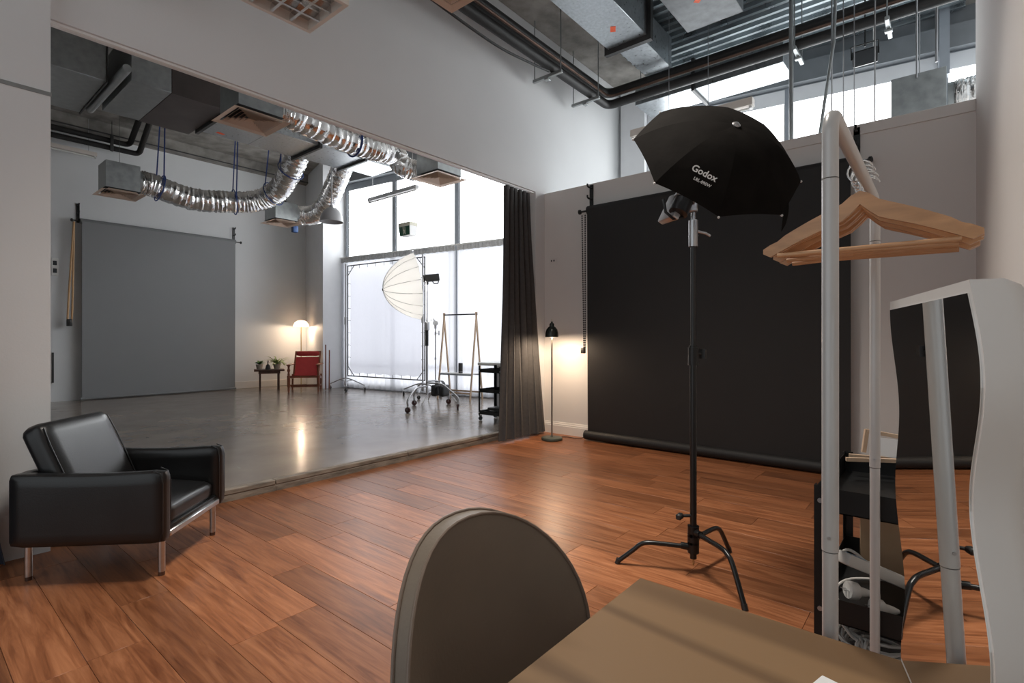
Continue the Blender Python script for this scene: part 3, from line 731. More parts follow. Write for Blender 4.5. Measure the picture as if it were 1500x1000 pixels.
hxs = [1.497, 1.541, 1.575, 1.607, 1.638, 1.67]; tilts = [0, .035, -.02, .045, -.03, .02]; rots = [0, -.04, -.06, -.05, -.075, -.1]
labs = ['wooden coat hanger at the front of the row on the white rack', 'second wooden coat hanger from the front on the white rack', 'third wooden coat hanger from the front on the white rack',
        'third wooden coat hanger from the back of the row on the white rack', 'second wooden coat hanger from the back of the row on the white rack', 'wooden coat hanger at the back of the row nearest the wall']
proto = thing('coat_hanger', labs[0], 'hanger', (hxs[0], RY, 1.5925), 0, 'wooden hangers on the white rack')
L('hanger_arms', hb, 'hanger_wood', proto); L('hook', hk, 'chrome', proto); L('trouser_bar', tr_, 'hanger_wood', proto)
for i in range(1, 6):
    c = copy_tree(proto); c.location = (hxs[i], RY, 1.5925); c.rotation_euler = (tilts[i], 0, rots[i]); c['label'] = labs[i]
proto.rotation_euler = (0, 0, 0)

# ================================================================ BLACK TROLLEY BEHIND THE RACK
def trolley(name, label, x0, x1, y0, y1, h, zs, depth, rack=True):
    t = thing(name, label, 'trolley', ((x0+x1)/2, (y0+y1)/2, 0))
    for x, sx_ in ((x0, 1), (x1, -1)):
        for y, sy_ in ((y0, 1), (y1, -1)):
            mb = MB().box(min(x, x+sx_*.032), max(x, x+sx_*.032), min(y, y+sy_*.003), max(y, y+sy_*.003), .07, h)
            mb.box(min(x, x+sx_*.003), max(x, x+sx_*.003), min(y+sy_*.003, y+sy_*.032), max(y+sy_*.003, y+sy_*.032), .07, h)
            p = link('post', mb, 'black_metal', t, smooth=False)
            for z in zs: link('bolt', MB().cyl((x-sx_*.0035, y+sy_*.017, z+depth*.45), (x+sx_*.002, y+sy_*.017, z+depth*.45), .0075, n=10), 'steel', p)
            cs = link('caster', MB().cyl((x+sx_*.02, y+sy_*.02-.011, .032), (x+sx_*.02, y+sy_*.02+.011, .032), .03, n=16), 'black_plastic', t)
            link('caster_fork', MB().box(x+sx_*.02-.01, x+sx_*.02+.01, y+sy_*.02-.016, y+sy_*.02-.012, .03, .075).box(x+sx_*.02-.01, x+sx_*.02+.01, y+sy_*.02+.012, y+sy_*.02+.016, .03, .075).box(x+sx_*.02-.014, x+sx_*.02+.014, y+sy_*.02-.016, y+sy_*.02+.016, .072, .078), 'black_metal', cs)
    a, b = x0+.004, x1-.004; c, d = y0+.004, y1-.004
    for z in zs:
        mb = MB().box(a, b, c, d, z, z+.003)
        for bx in ((a, a+.002, c, d), (b-.002, b, c, d), (a, b, c, c+.002), (a, b, d-.002, d)): mb.box(*bx, z, z+depth)
        link('tray', mb, 'black_metal', t, smooth=False)
    return t
tx0, tx1, ty0, ty1 = 1.885, 2.53, .02, .318
trolley('utility_trolley', 'black metal three-tier trolley holding white cables behind the clothes rack', tx0, tx1, ty0, ty1, .785, (.705, .365, .17), .075)
# small wooden frame standing on the trolley's top tray
t = thing('wooden_stand', 'small folding wooden frame lying on top of the black trolley', 'wooden frame', (2.42, .17, .71))
for i, (p, q) in enumerate([((2.36, .29, .785), (2.47, .06, .79)), ((2.44, .29, .785), (2.5, .06, .785)), ((2.47, .245, .8), (2.475, .235, .89)), ((2.47, .1, .8), (2.475, .09, .875)), ((2.475, .24, .885), (2.475, .085, .868))]):
    link('batten', MB().bar(p, q, .014, .014), 'wood_pale', t)
link('linen_panel', MB().bar((2.468, .225, .83), (2.468, .105, .825), .004, .07), 'paper_white', t)
tag(link('cardboard_box', MB().rbox(2.4, 2.52, .03, .25, .37, .62, .003, 1), 'cardboard'), 'brown cardboard box standing on the middle tray of the black trolley', 'box')
# power board with its lead
t = thing('power_board', 'white power board with coiled lead and plugs on the middle trolley tray', 'power board', (2.1, .17, .37))
pm_ = T(2.1, .165, .475) @ Rz(2.55) @ Ry(-.42)
o = link('board_body', MB().rbox(-.17, .17, -.026, .026, -.018, .02, .007, 2, pm_), 'cable_white', t)
for i in range(4): link('socket', MB().rbox(-.13+.075*i-.022, -.13+.075*i+.022, -.019, .019, .019, .0215, .002, 1, pm_), 'white_plastic', o)
link('board_sticker', MB().box(.13, .165, -.0262, -.0255, -.015, .015, pm_).box(.1, .15, -.022, .022, .0202, .0208, pm_), 'sticker_blue', o)
link('lead', MB().tube(spline([(2.0, .06, 0.382), (1.94, .14, 0.387), (1.93, .24, 0.402), (1.97, .28, 0.452), (2.02, .27, 0.522), (2.06, .24, 0.542), (2.05, .18, 0.492), (1.99, .16, 0.412), (1.94, .22, 0.384), (1.99, .29, 0.384), (2.2, .27, 0.384), (2.3, .15, 0.384)], 7), .0048, 8), 'cable_white', t)
link('lead', MB().tube(spline([(1.93, .18, 0.397), (1.96, .12, 0.397), (2.0, .08, 0.392), (2.1, .06, 0.384), (2.2, .05, 0.384), (2.28, .09, 0.392)], 7), .0048, 8), 'cable_white', t)
for p, d in (((1.945, .235, .455), V(.6, -.8, -.15)), ((1.935, .17, .425), V(.5, -.85, -.1))):
    d.normalize(); p = V(*p)
    a = d.cross(V(0, 0, 1)).normalized(); bb = a.cross(d)
    pl = link('plug', MB().lathe([(.0, 0), (.026, 0), (.028, .008), (.026, .028), (.016, .038), (.012, .06), (.006, .075)], 16, basis(p, a, bb, d)), 'cable_white', t)
    for s in (-1, 1): link('pin', MB().bar(p+a*s*.008, p+a*s*.008-d*.016, .005, .0015), 'steel', pl)
# coil of extension lead on the bottom tray
rnd = random.Random(5); mb = MB(); t = thing('cable_coil', 'coil of white extension cable on the bottom trolley tray', 'cable', (2.1, .17, .175))
pts = []
for i in range(9*16):
    a = i/16*2*PI; k = i/16; r1 = .115+.012*math.sin(k*2.7); pts.append((2.1+r1*1.15*math.cos(a)+.012*math.sin(k*5), .17+r1*.85*math.sin(a)+.008*math.cos(k*7), .185+.011*k*.9+.02*math.sin(a*.5+k)+.02))
link('coil', MB().tube(pts, .0055, 6), 'cable_white', t)
pts = [(2.1-.14+.035*math.cos(i/10*2*PI)+.0015*i, .2+.012*math.sin(i*.4), .255+.035*math.sin(i/10*2*PI)) for i in range(34)]
link('wrap', MB().tube(pts, .0055, 6), 'cable_white', t)
# ================================================================ FAR STUDIO: FURNITURE IN THE CORNER
t = thing('side_table', 'dark wooden side table carrying two potted plants beside the red chair', 'table', (5.56, 11.74, S), math.radians(-24))
L('tabletop', MB().rbox(-.31, .31, -.2, .2, .425, .465, .006, 1), 'wood_dark', t)
L('apron', MB().box(-.22, .22, -.15, -.13, .37, .425).box(-.22, .22, .13, .15, .37, .425).box(-.22, -.2, -.13, .13, .37, .425).box(.2, .22, -.13, .13, .37, .425), 'wood_dark', t)
for x in (-.19, .19):
    for y in (-.12, .12): L('leg', MB().prism([(-.02, -.02), (.02, -.02), (.02, .02), (-.02, .02)], 0, .425, T(x, y, 0)), 'wood_dark', t)
def plant(name, label, loc, pr, ph, nl, ln, wd, droop, m, seed):
    rnd = random.Random(seed); t = thing(name, label, 'plant', loc, 0)
    L('pot', MB().lathe([(.0, 0), (pr*.75, 0), (pr, ph), (pr*1.05, ph), (pr*1.05, ph*.9), (pr*.9, ph*.9)], 20), 'terracotta', t)
    L('soil', MB().lathe([(.0, ph*.86), (pr*.9, ph*.86), (pr*.9, ph*.9), (0, ph*.92)], 16), 'soil', t)
    mb = MB()
    for i in range(nl):
        a = rnd.uniform(0, 2*PI); l_ = ln*rnd.uniform(.6, 1.1); up = rnd.uniform(.5, 1.1); w = wd*rnd.uniform(.7, 1.2)
        d = V(math.cos(a), math.sin(a), 0); s_ = V(-d.y, d.x, 0)
        pts = [V(0, 0, ph*.9)+d*(l_*.75*k/6)+V(0, 0, l_*up*(k/6)-droop*l_*(k/6)**2.2) for k in range(7)]
        for q_ in pts[2:]: q_.z = max(q_.z, ph*.5)
        for k in range(6):
            w0, w1 = w*math.sin(PI*(.12+.85*k/6)), w*math.sin(PI*(.12+.85*(k+1)/6))
            o = len(mb.v); mb.v += [tuple(pts[k]-s_*w0), tuple(pts[k]+s_*w0+V(0, 0, w0*.3)), tuple(pts[k+1]+s_*w1+V(0, 0, w1*.3)), tuple(pts[k+1]-s_*w1)]; mb.f.append((o, o+1, o+2, o+3))
    o = L('foliage', mb, m, t, recalc=False); o['kind'] = 'stuff'
tb = T(5.56, 11.74, S+.465) @ Rz(math.radians(-24))
plant('potted_plant', 'small potted plant with round dark leaves on the side table', tuple(tb @ V(-.2, .02, 0)), .075, .11, 34, .16, .024, .5, 'leaf_green', 1)
plant('potted_plant', 'potted spider plant with long pale arching leaves on the side table', tuple(tb @ V(.16, .05, 0)), .08, .11, 60, .4, .013, .7, 'leaf_pale', 2)
t = thing('desk_bell', 'small black object between the two plants on the side table', 'ornament', tuple(tb @ V(-.03, -.13, 0)))
L('body', MB().lathe([(.0, 0), (.055, 0), (.055, .02), (.04, .09), (.012, .12), (.012, .17), (0, .175)], 16), 'black_plastic', t); L('loop', MB().tube([(.02*math.cos(a), 0, .18+.02*math.sin(a)) for a in [k*PI/5 for k in range(10)]], .005, 6, closed=True), 'black_plastic', t)
# red canvas lounge chair
hd = math.atan2(-.81, -.59)
t = thing('lounge_chair', 'wooden planter chair with a red canvas sling and turned arm posts', 'chair', (5.95, 10.87, S), hd)
for s in (-1, 1):
    y = s*.3
    lg = L('front_leg', MB().lathe([(.0, 0), (.018, 0), (.024, .06), (.02, .09), (.03, .13), (.034, .34), (.034, .36), (.02, .365), (.026, .39), (.018, .42), (.034, .47), (.02, .52), (.026, .56), (.034, .575)], 14, T(.28, y, 0)), 'wood_red', t)
    L('back_leg', MB().bar((-.22, y, 0), (-.26, y, .36), .04, .035, (0, 1, 0)), 'wood_red', t)
    L('seat_rail', MB().bar((.3, y, .345), (-.3, y, .27), .03, .05), 'wood_red', t)
    L('arm', MB().rbox(-.36, .34, y-.045, y+.045, .575, .6, .01, 2), 'wood_red', t)
    L('back_post', MB().bar((-.1, s*.26, .3), (-.48, s*.26, .86), .03, .035, (0, 1, 0)), 'wood_red', t)
    L('stretcher', MB().bar((.28, y, .12), (-.22, y, .12), .022, .022), 'wood_red', t)
for x, z in ((.28, .33), (-.0, .1), (.2, .14)): L('cross_rail', MB().bar((x, -.3, z), (x, .3, z), .026, .035), 'wood_red', t)
L('top_rail', MB().bar((-.47, -.27, .85), (-.47, .27, .85), .03, .035), 'wood_red', t)
def sl(u, v):
    p = spline_sl[int(round(v*(len(spline_sl)-1)))]; return (p.x, -.245+.49*u, p.z)
spline_sl = spline([(.29, 0, .365), (.1, 0, .3), (-.08, 0, .33), (-.25, 0, .52), (-.4, 0, .735)], 5)
L('sling', MB().sheet(sl, 6, len(spline_sl)-1, .006), 'red_canvas', t)
L('head_roll', MB().soft(.09, .49, .11, .04, .0, 6, T(-.44, 0, .81)), 'red_canvas', t)
t = thing('wooden_poles', 'pair of thin reddish wooden poles leaning behind the red chair', 'poles', (6.36, 10.8, S))
for a, b_ in (((6.28, 10.6, S+.012), (6.35, 10.72, 1.1)), ((6.33, 10.54, S+.012), (6.42, 10.68, .98))): link('pole', MB().cyl(a, b_, .014), 'wood_red', t)
# mushroom floor lamp
t = thing('floor_lamp', 'lit mushroom-shaded floor lamp behind the red chair', 'lamp', (6.47, 12.02, S))
L('base', MB().lathe([(.0, 0), (.14, 0), (.14, .015), (.02, .025), (.01, .03)], 28), 'lamp_white', t)
L('pole', MB().cyl((0, 0, .02), (0, 0, 1.5), .011), 'brass', t)
prof = [(.178, 1.44), (.18, 1.44), (.172, 1.49), (.145, 1.54), (.1, 1.58), (.04, 1.6), (.001, 1.603)]
sh = L('lamp_shade', MB().grid(lambda u, v: (lambda r, z: (r*math.cos(2*PI*u), r*math.sin(2*PI*u), z))(*prof[round(v*6)]), 32, 6), 'shade_glow', t)
L('bulb', MB().sphere((0, 0, 1.475), .035, 12), 'bulb', t)
lamp_light((6.47, 12.02, S+1.43), 30, .035)

# ================================================================ FAR STUDIO: GRIP GEAR
def caster(t, p, r=.04, tire='black_plastic', par=None):
    p = V(*p); a = random.uniform(0, PI); d = V(math.cos(a), math.sin(a), 0)
    w = link('caster', MB().cyl(p+d*-.014+V(0, 0, r), p+d*.014+V(0, 0, r), r, n=16), tire, t)
    link('caster_fork', MB().bar(p+d*.02+V(0, 0, r), p+d*.02+V(0, 0, 2.3*r), .02, .006, (d.y, -d.x, 0)).bar(p-d*.02+V(0, 0, r), p-d*.02+V(0, 0, 2.3*r), .02, .006, (d.y, -d.x, 0)).cyl(p+V(0, 0, 2.2*r), p+V(0, 0, 2.8*r), .016), 'steel', w)
# framed white scrim on two wheeled stands
A, B = V(6.62, 10.26, 0), V(6.85, 7.93, 0)
def roll_stand(name, label, c, feet, htop, col='steel'):
    t = thing(name, label, 'light stand', (c.x, c.y, S))
    link('column', MB().cyl((c.x, c.y, S+.12), (c.x, c.y, htop), .018, n=12), col, t)
    link('collar', MB().cyl((c.x, c.y, 1.55), (c.x, c.y, 1.72), .03, n=12), 'steel', t); link('base_collar', MB().cyl((c.x, c.y, S+.12), (c.x, c.y, S+.2), .03, n=12), 'steel', t)
    for fx, fy in feet:
        f = V(fx, fy, S); d = (f-V(c.x, c.y, S))
        link('leg', MB().tube([V(c.x, c.y, S+.28), V(c.x, c.y, S+.27)+d*.35+V(0, 0, -.03), f+V(0, 0, .12)], .012, 8), col, t)
        link('brace', MB().cyl(V(c.x, c.y, S+.2), V(c.x, c.y, S+.24)+d*.4+V(0, 0, .0), .008), col, t)
        caster(t, (fx, fy, S), .035)
    return t
off = V(-.06, -.01, 0)
roll_stand('scrim_stand', 'wheeled steel stand holding the scrim frame beside the white column', A+off, [(6.52, 10.82), (6.42, 10.02), (6.78, 9.85)], 2.9)
roll_stand('scrim_stand', 'wheeled steel stand holding the scrim frame behind the white umbrella', B+off, [(6.78, 8.5), (6.5, 7.7), (7.06, 7.7)], 2.9)
t = thing('diffusion_scrim', 'large square metal frame laced with white diffusion cloth', 'scrim', ((A.x+B.x)/2, (A.y+B.y)/2, S))
z0, z1 = .41, 2.86
link('frame_tube', MB().tube([(A.x, A.y, z0), (A.x, A.y, z1)], .0125, 10), 'flange_dark', t); link('frame_tube', MB().tube([(B.x, B.y, z0), (B.x, B.y, z1)], .0125, 10), 'flange_dark', t)
for z in (z0, z1): link('frame_tube', MB().tube([(A.x, A.y, z), (B.x, B.y, z)], .0125, 10), 'flange_dark', t)
dAB = (B-A).normalized(); k_ = .22
for P_, s in ((A, 1), (B, -1)):
    for z, e in ((z0, 1), (z1, -1)): link('corner_brace', MB().cyl(V(P_.x, P_.y, z+e*k_), V(P_.x, P_.y, z)+dAB*s*k_, .008), 'flange_dark', t)
def scr(u, v):
    p = A+dAB*.09 + (B-A-dAB*.18)*u; s_ = .012*math.sin(u*40)*(1 if v < .03 or v > .97 else .1)
    return (p.x+.012*math.sin(v*PI)*math.sin(u*PI), p.y, z0+.07+(z1-z0-.14)*v+s_)
link('diffusion_cloth', MB().grid(scr, 48, 24), 'scrim_white', t)
for seg, (p, q, ins) in enumerate((((V(A.x, A.y, z1)), V(B.x, B.y, z1), V(0, 0, -.075)), (V(A.x, A.y, z0), V(B.x, B.y, z0), V(0, 0, .075)), (V(A.x, A.y, z0), V(A.x, A.y, z1), dAB*.095), (V(B.x, B.y, z0), V(B.x, B.y, z1), -dAB*.095))):
    for i in range(9):
        c = p.lerp(q, (i+.5)/9); link('tie', MB().tube([c, c+ins*.5+V(0, 0, .01), c+ins], .005, 5), 'flange_dark', t)
# white parabolic umbrella with its strobe on a wheeled stand
c = V(5.775, 6.63, 0)
t = thing('light_stand', 'chrome wheeled stand carrying the white parabolic umbrella', 'light stand', (c.x, c.y, S))
for i, (fx, fy) in enumerate(((5.2, 6.42), (5.86, 7.06), (5.95, 6.08), (6.38, 6.75))):
    f = V(fx, fy, S); d = f-V(c.x, c.y, S)
    link('leg', MB().tube(spline([V(c.x, c.y, S+.36+.03*i), V(c.x, c.y, S+.37+.02*i)+d*.45, V(c.x, c.y, S+.33)+d*.7, f+V(0, 0, .2), f+V(0, 0, .11)], 4), .015, 10), 'steel', t)
    caster(t, (fx, fy, S), .045, 'caster_red')
link('lower_column', MB().cyl((c.x, c.y, S+.22), (c.x, c.y, 1.35), .02), 'steel', t)
link('grip_sleeve', MB().cyl((c.x, c.y, 1.12), (c.x, c.y, 1.38), .026), 'black_plastic', t)
link('column_collar', MB().rbox(c.x-.03, c.x+.03, c.y-.04, c.y+.04, 1.38, 1.52, .008, 1), 'steel', t)
link('upper_column', MB().cyl((c.x, c.y, 1.35), (c.x, c.y, 2.137), .014), 'steel', t)
rtv = V(math.sin(HEAD), -math.cos(HEAD), 0); fwv = V(math.cos(HEAD), math.sin(HEAD), 0)
ax = (rtv*-.93 - fwv*.32 + V(0, 0, -.13)).normalized()
pc = V(5.69, 6.745, 2.115); PR, PH = .56, .58
e1 = ax.cross(V(0, 0, 1)).normalized(); e2 = ax.cross(e1)
def par(k, rho): a = 2*PI*k/16+.1; return pc + (e1*math.cos(a)+e2*math.sin(a))*PR*rho + ax*PH*(.5*(1-rho**2)+.5*math.sqrt(max(0, 1-rho*rho*.985)))
t = thing('parabolic_umbrella', 'large white parabolic umbrella in front of the scrim', 'umbrella', tuple(pc))
for k in range(16):
    link('canopy_panel', MB().sheet(lambda u, v, k=k: tuple(par(k, .02+.98*v).lerp(par(k+1, .02+.98*v), u) + ax*(.006*math.sin(PI*u)*v)), 4, 12, .002), 'umbrella_white', t)
    link('rib', MB().tube([par(k, r/8)+ax*.004 for r in range(9)], .0035, 5), 'bell_grey', t)
link('hub_cap', MB().lathe([(0, -.01), (.022, -.006), (.022, .012), (0, .02)], 12, basis(pc+ax*PH, e1, e2, ax)), 'black_plastic', t)
link('shaft', MB().cyl(pc+ax*PH, pc-ax*.14, .006), 'steel', t)
t = thing('strobe_head', 'black studio strobe behind the white parabolic umbrella', 'strobe', (c.x, c.y, 2.16))
Ms = basis(V(c.x, c.y, 2.25)+rtv*.06, e1, e2, ax)
link('strobe_body', MB().rbox(-.055, .055, -.06, .06, -.14, .1, .012, 2, Ms), 'black_plastic', t)
link('front_ring', MB().cyl((0, 0, .1), (0, 0, .13), .06, n=20, M=Ms), 'black_metal', t)
link('handle', MB().tube([tuple(Ms @ V(0, .055, -.02)), tuple(Ms @ V(0, .1, -.05)), tuple(Ms @ V(0, .1, -.11)), tuple(Ms @ V(0, .055, -.13))], .01, 8), 'black_plastic', t)
link('tilt_bracket', MB().rbox(c.x-.02, c.x+.02, c.y-.02, c.y+.02, 2.14, 2.21, .005, 1), 'black_metal', t)
ld = D.lights.new('assumed_modelling_lamp', 'POINT'); ld.energy = 20; ld.color = (1, .97, .93); ld.shadow_soft_size = .05  # assumed lamp: point light added inside the white umbrella for its glow
lo = D.objects.new('assumed_modelling_lamp', ld); COL.objects.link(lo); lo.location = pc+ax*.02
# sandbag slung over a leg of that stand
q = V(6.14, 6.6, 0)
t = thing('sandbag', 'black sandbag slung on the wheeled umbrella stand', 'sandbag', (q.x, q.y, S+.13))
Mq = T(q.x, q.y+.103, S) @ Rz(.2)
for s in (-1, 1): link('bag_pocket', MB().soft(.22, .1, .2, .04, .0, 6, Mq @ T(0, s*.085, .26)), 'black_plastic', t)
link('strap', MB().sheet(lambda u, v: tuple(Mq @ V(-.04+.08*v, .085*math.cos(PI*u), .34+.09*math.sin(PI*u))), 12, 2, .003), 'black_plastic', t)
# slim grip stand
q = V(6.35, 7.06, 0)
t = thing('grip_stand', 'slim steel stand with a grip head beside the wooden garment rack', 'light stand', (q.x, q.y, S))
link('column', MB().cyl((q.x, q.y, S+.1), (q.x, q.y, 1.45), .011), 'steel', t)
link('column_collar', MB().cyl((q.x, q.y, .86), (q.x, q.y, .9), .018).cyl((q.x, q.y, 1.3), (q.x, q.y, 1.36), .018), 'steel', t)
link('grip_head', MB().cyl(V(q.x, q.y, 1.52)-fwv*.04, V(q.x, q.y, 1.52)+fwv*.04, .045, n=16).cyl((q.x, q.y, 1.42), (q.x, q.y, 1.55), .022), 'steel', t)
link('grip_arm', MB().tube([V(q.x, q.y, 1.53), V(q.x, q.y, 1.6)-rtv*.04, V(q.x, q.y, 1.57)-rtv*.09], .014, 8), 'steel', t)
link('knob', MB().cyl(V(q.x, q.y, 1.34), V(q.x, q.y, 1.34)+rtv*.06, .009).bar(V(q.x, q.y, 1.3)+rtv*.065, V(q.x, q.y, 1.38)+rtv*.065, .02, .02), 'steel', t)
for a in (1.2, 3.3, 5.6):
    d = V(math.cos(a), math.sin(a), 0); link('leg', MB().tube([V(q.x, q.y, S+.22), V(q.x, q.y, S+.2)+d*.2, V(q.x, q.y, S+.012)+d*.38], .01, 8), 'steel', t)
# wooden garment rack
P1, P2 = V(6.99, 7.52, 0), V(7.1, 6.76, 0)
t = thing('garment_rack', 'wooden A-frame garment rack standing before the sheer curtains', 'clothes rack', ((P1.x+P2.x)/2, (P1.y+P2.y)/2, S))
dl = (P2-P1).normalized(); dn = V(dl.y, -dl.x, 0)
for P_ in (P1, P2):
    for s in (-1, 1): link('leg', MB().bar(P_+dn*s*.2+V(0, 0, S), P_+dn*s*-.012+V(0, 0, 1.74), .03, .024, tuple(dl)), 'wood_pale', t)
link('hanging_rail', MB().cyl(P1-dl*.02+V(0, 0, 1.7), P2+dl*.02+V(0, 0, 1.7), .013), 'black_metal', t)
for s in (-1, 1): link('cross_bar', MB().bar(P1+dn*s*.14+V(0, 0, .56), P2+dn*s*.14+V(0, 0, .56), .02, .03), 'frame_grey', t)
for s in (-1, 1): link('cross_bar', MB().bar(P1+dn*s*.185+V(0, 0, .22), P2+dn*s*.185+V(0, 0, .22), .02, .03), 'wood_pale', t)
link('shelf', MB().bar(P1+V(0, 0, .575), P2+V(0, 0, .575), .26, .012), 'white_plastic', t)
q = P1.lerp(P2, .52)
t = thing('speaker', 'small black cylindrical speaker on the wooden garment rack', 'speaker', (q.x, q.y, .583))
L('body', MB().lathe([(0, 0), (.038, 0), (.042, .008), (.042, .18), (.038, .19), (0, .19)], 20), 'black_plastic', t); L('band', MB().lathe([(0, .02), (.0435, .02), (.0435, .028), (0, .028)], 20), 'steel', t)
# small black trolley by the curtain
trl = trolley('utility_trolley', 'small black three-tier trolley beside the dark grey curtain', 5.38, 5.74, 4.66, 5.08, .77, (.68, .4, .09), .05)
trl.location = (trl.location.x, trl.location.y, S)
t = thing('camera_case', 'black case lying on the bottom tray of the small black trolley', 'case', (5.56, 4.85, S+.1)); link('case_body', MB().rbox(5.43, 5.68, 4.72, 4.96, S+.094, S+.19, .015, 2), 'black_plastic', t); link('handle', MB().tube([(5.42, 4.78, S+.14), (5.395, 4.78, S+.15), (5.395, 4.88, S+.15), (5.42, 4.88, S+.14)], .008, 6), 'black_plastic', t)
q = V(6.15, 5.35, S)
t = thing('pedestal_table', 'white-topped table on a grey pedestal behind the small black trolley', 'table', tuple(q))
L('tabletop', MB().rbox(-.25, .25, -.25, .25, .74, .79, .01, 1), 'white_plastic', t); L('pedestal', MB().rbox(-.05, .05, -.05, .05, .03, .74, .01, 1), 'bell_grey', t); L('base', MB().rbox(-.2, .2, -.2, .2, 0, .03, .008, 1), 'bell_grey', t)
# ================================================================ AIR DIFFUSERS
def diffuser(label, x, y, z, box=.36, bw=.225):
    t = thing('air_diffuser', label, 'air vent', (x, y, z), 0, 'square ceiling diffusers')
    o = .29
    def ringp(r0, z0, r1, z1, th=.006):
        mb = MB(); P = []
        for r, zz in ((r0, z0), (r1, z1), (r1-.004, z1+th), (r0-.004, z0+th)): P += [(-r, -r, zz), (r, -r, zz), (r, r, zz), (-r, r, zz)]
        mb.add(P, [(i*4+k, i*4+(k+1) % 4, ((i+1) % 4)*4+(k+1) % 4, ((i+1) % 4)*4+k) for i in range(4) for k in range(4)])
        return mb
    L('vent_frame', ringp(o, 0, o-.055, .012), 'diffuser_beige', t, smooth=False)
    r = o-.075
    for i in range(5):
        L('vent_blade', ringp(r, .006+.0, r-.03, .045), 'diffuser_beige', t, smooth=False); r -= .04
    L('core_plate', MB().box(-.03, .03, -.03, .03, .03, .04), 'diffuser_beige', t)
    L('throat_shade', MB().box(-.235, .235, -.235, .235, .05, .054), 'gasket_dark', t)  # dark plate standing in for the shade inside the open throat
    mb = MB(); b = bw
    mb.box(-b, b, -b, b, .056, box+.05)
    L('plenum_box', mb, 'galvanised_dull', t, smooth=False)
    L('hanger_wire', MB().cyl((0, 0, box+.05), (0, 0, ZC-z), .003, n=6), 'flange_dark', t)
    return t
diffuser('square air diffuser under the foil duct running along the dividing wall', 2.5, 5.68, 3.55, .34)
diffuser('square air diffuser on a grey box above the grey backdrop', 2.42, 10.22, 3.55, .42)
diffuser('square air diffuser on a grey box by the window column', 5.1, 10.26, 3.55, .34)
diffuser('square air diffuser hanging before the frosted upper windows', 5.14, 5.64, 3.55, .3)
diffuser('square air diffuser beside the black pipes of the timber-floored room', 2.78, 2.92, 4.0, .3)

# ================================================================ DUCTS
def duct(name, label, boxes, m='galvanised', flanges=(), fm='flange_dark', stickers=(), cat='duct', hang=()):
    b0 = boxes[0]; t = thing(name, label, cat, ((b0[0]+b0[1])/2, (b0[2]+b0[3])/2, b0[4]))
    for b in boxes: link('duct_section', MB().rbox(*b, .004, 1), m, t)
    for f in flanges: link('flange', MB().box(*f), fm, t)
    for s in stickers:
        c, rz = s; link('sticker', MB().box(-.055, .055, -.03, .03, -.0015, .001, T(*c) @ Rz(rz)), 'sticker_orange', t)
    for (x, y, z) in hang: link('hanger_rod', MB().cyl((x, y, z), (x, y, ZC-.01), .005, n=6), 'steel', t)
    return t
duct('supply_duct', 'long galvanised rectangular duct with dark flanges over the concrete-floored studio', [(2.96, 3.66, 7.62, 8.45, 4.3, 4.85), (3.662, 4.39, 7.62, 8.45, 4.3, 4.85), (4.43, 5.24, 7.64, 8.43, 4.31, 4.83), (5.28, 5.95, 7.68, 8.4, 4.33, 4.8)],
     flanges=[(4.39, 4.43, 7.57, 8.5, 4.25, 4.9), (5.24, 5.28, 7.59, 8.47, 4.27, 4.88), (2.93, 2.97, 7.57, 8.5, 4.26, 4.9)], stickers=[((3.2, 8.3, 4.299), .2)], hang=[(3.3, 7.58, 4.6), (3.3, 8.49, 4.6), (4.9, 8.46, 4.6), (4.9, 7.6, 4.6), (5.9, 8.41, 4.6)])
duct('air_handler', 'large dark brown air conditioning unit hung between the ducts', [(2.29, 2.92, 7.4, 8.72, 4.3, 4.98)], 'unit_brown', hang=[(2.35, 7.45, 4.9), (2.85, 8.66, 4.9)], cat='air unit')
duct('return_plenum', 'grey sheet metal box joined to the dark brown unit', [(1.87, 2.285, 7.4, 8.7, 4.3, 4.95)], 'galvanised_dull', hang=[(1.92, 7.45, 4.9), (1.92, 8.64, 4.9)], cat='duct')
duct('wide_duct', 'wide galvanised duct beside the white column end of the studio', [(.2, 1.685, 7.66, 9.0, 4.3, 4.92)], 'galvanised_dull', flanges=[(1.685, 1.7, 7.64, 9.02, 4.28, 4.94)], hang=[(1.5, 7.7, 4.9), (1.5, 8.95, 4.9), (.8, 8.95, 4.9)])
tag(link('refrigerant_pipe', MB().tube([(1.78, 7.2, 4.34), (1.78, 8.9, 4.34), (1.78, 9.0, 4.42), (1.78, 9.0, 5.34)], .045, 12), 'galvanised_dull'), 'short lagged pipe between the wide duct and the grey sheet metal box', 'pipe')
duct('supply_duct', 'galvanised duct with an orange sticker beside the concrete beam', [(3.0, 4.4, 2.68, 3.19, 4.8, 5.26), (4.402, 5.7, 2.68, 3.19, 4.8, 5.26), (5.76, 6.64, 2.77, 3.13, 4.82, 5.22)], flanges=[(5.7, 5.76, 2.63, 3.24, 4.74, 5.3)], stickers=[((5.35, 2.93, 4.799), .5)], hang=[(4.5, 2.66, 5.0), (4.5, 3.21, 5.0)])
duct('branch_duct', 'dark galvanised duct end with an orange sticker under the steel deck', [(3.2, 4.6, 1.68, 2.3, 4.8, 5.2), (4.602, 5.97, 1.68, 2.3, 4.8, 5.2)], 'duct_dark', stickers=[((5.45, 1.98, 4.799), .8)], hang=[(5.5, 1.66, 5.0), (5.5, 2.32, 5.0)])
duct('window_duct', 'bright galvanised duct running along the top of the windows', [(6.96, 7.48, 1.5, 2.58, 4.6, 4.98), (6.96, 7.48, 2.62, 3.45, 4.62, 4.96)], flanges=[(6.93, 7.51, 2.58, 2.62, 4.57, 5.01)], hang=[(7.2, 1.48, 4.9), (7.2, 3.48, 4.9)])
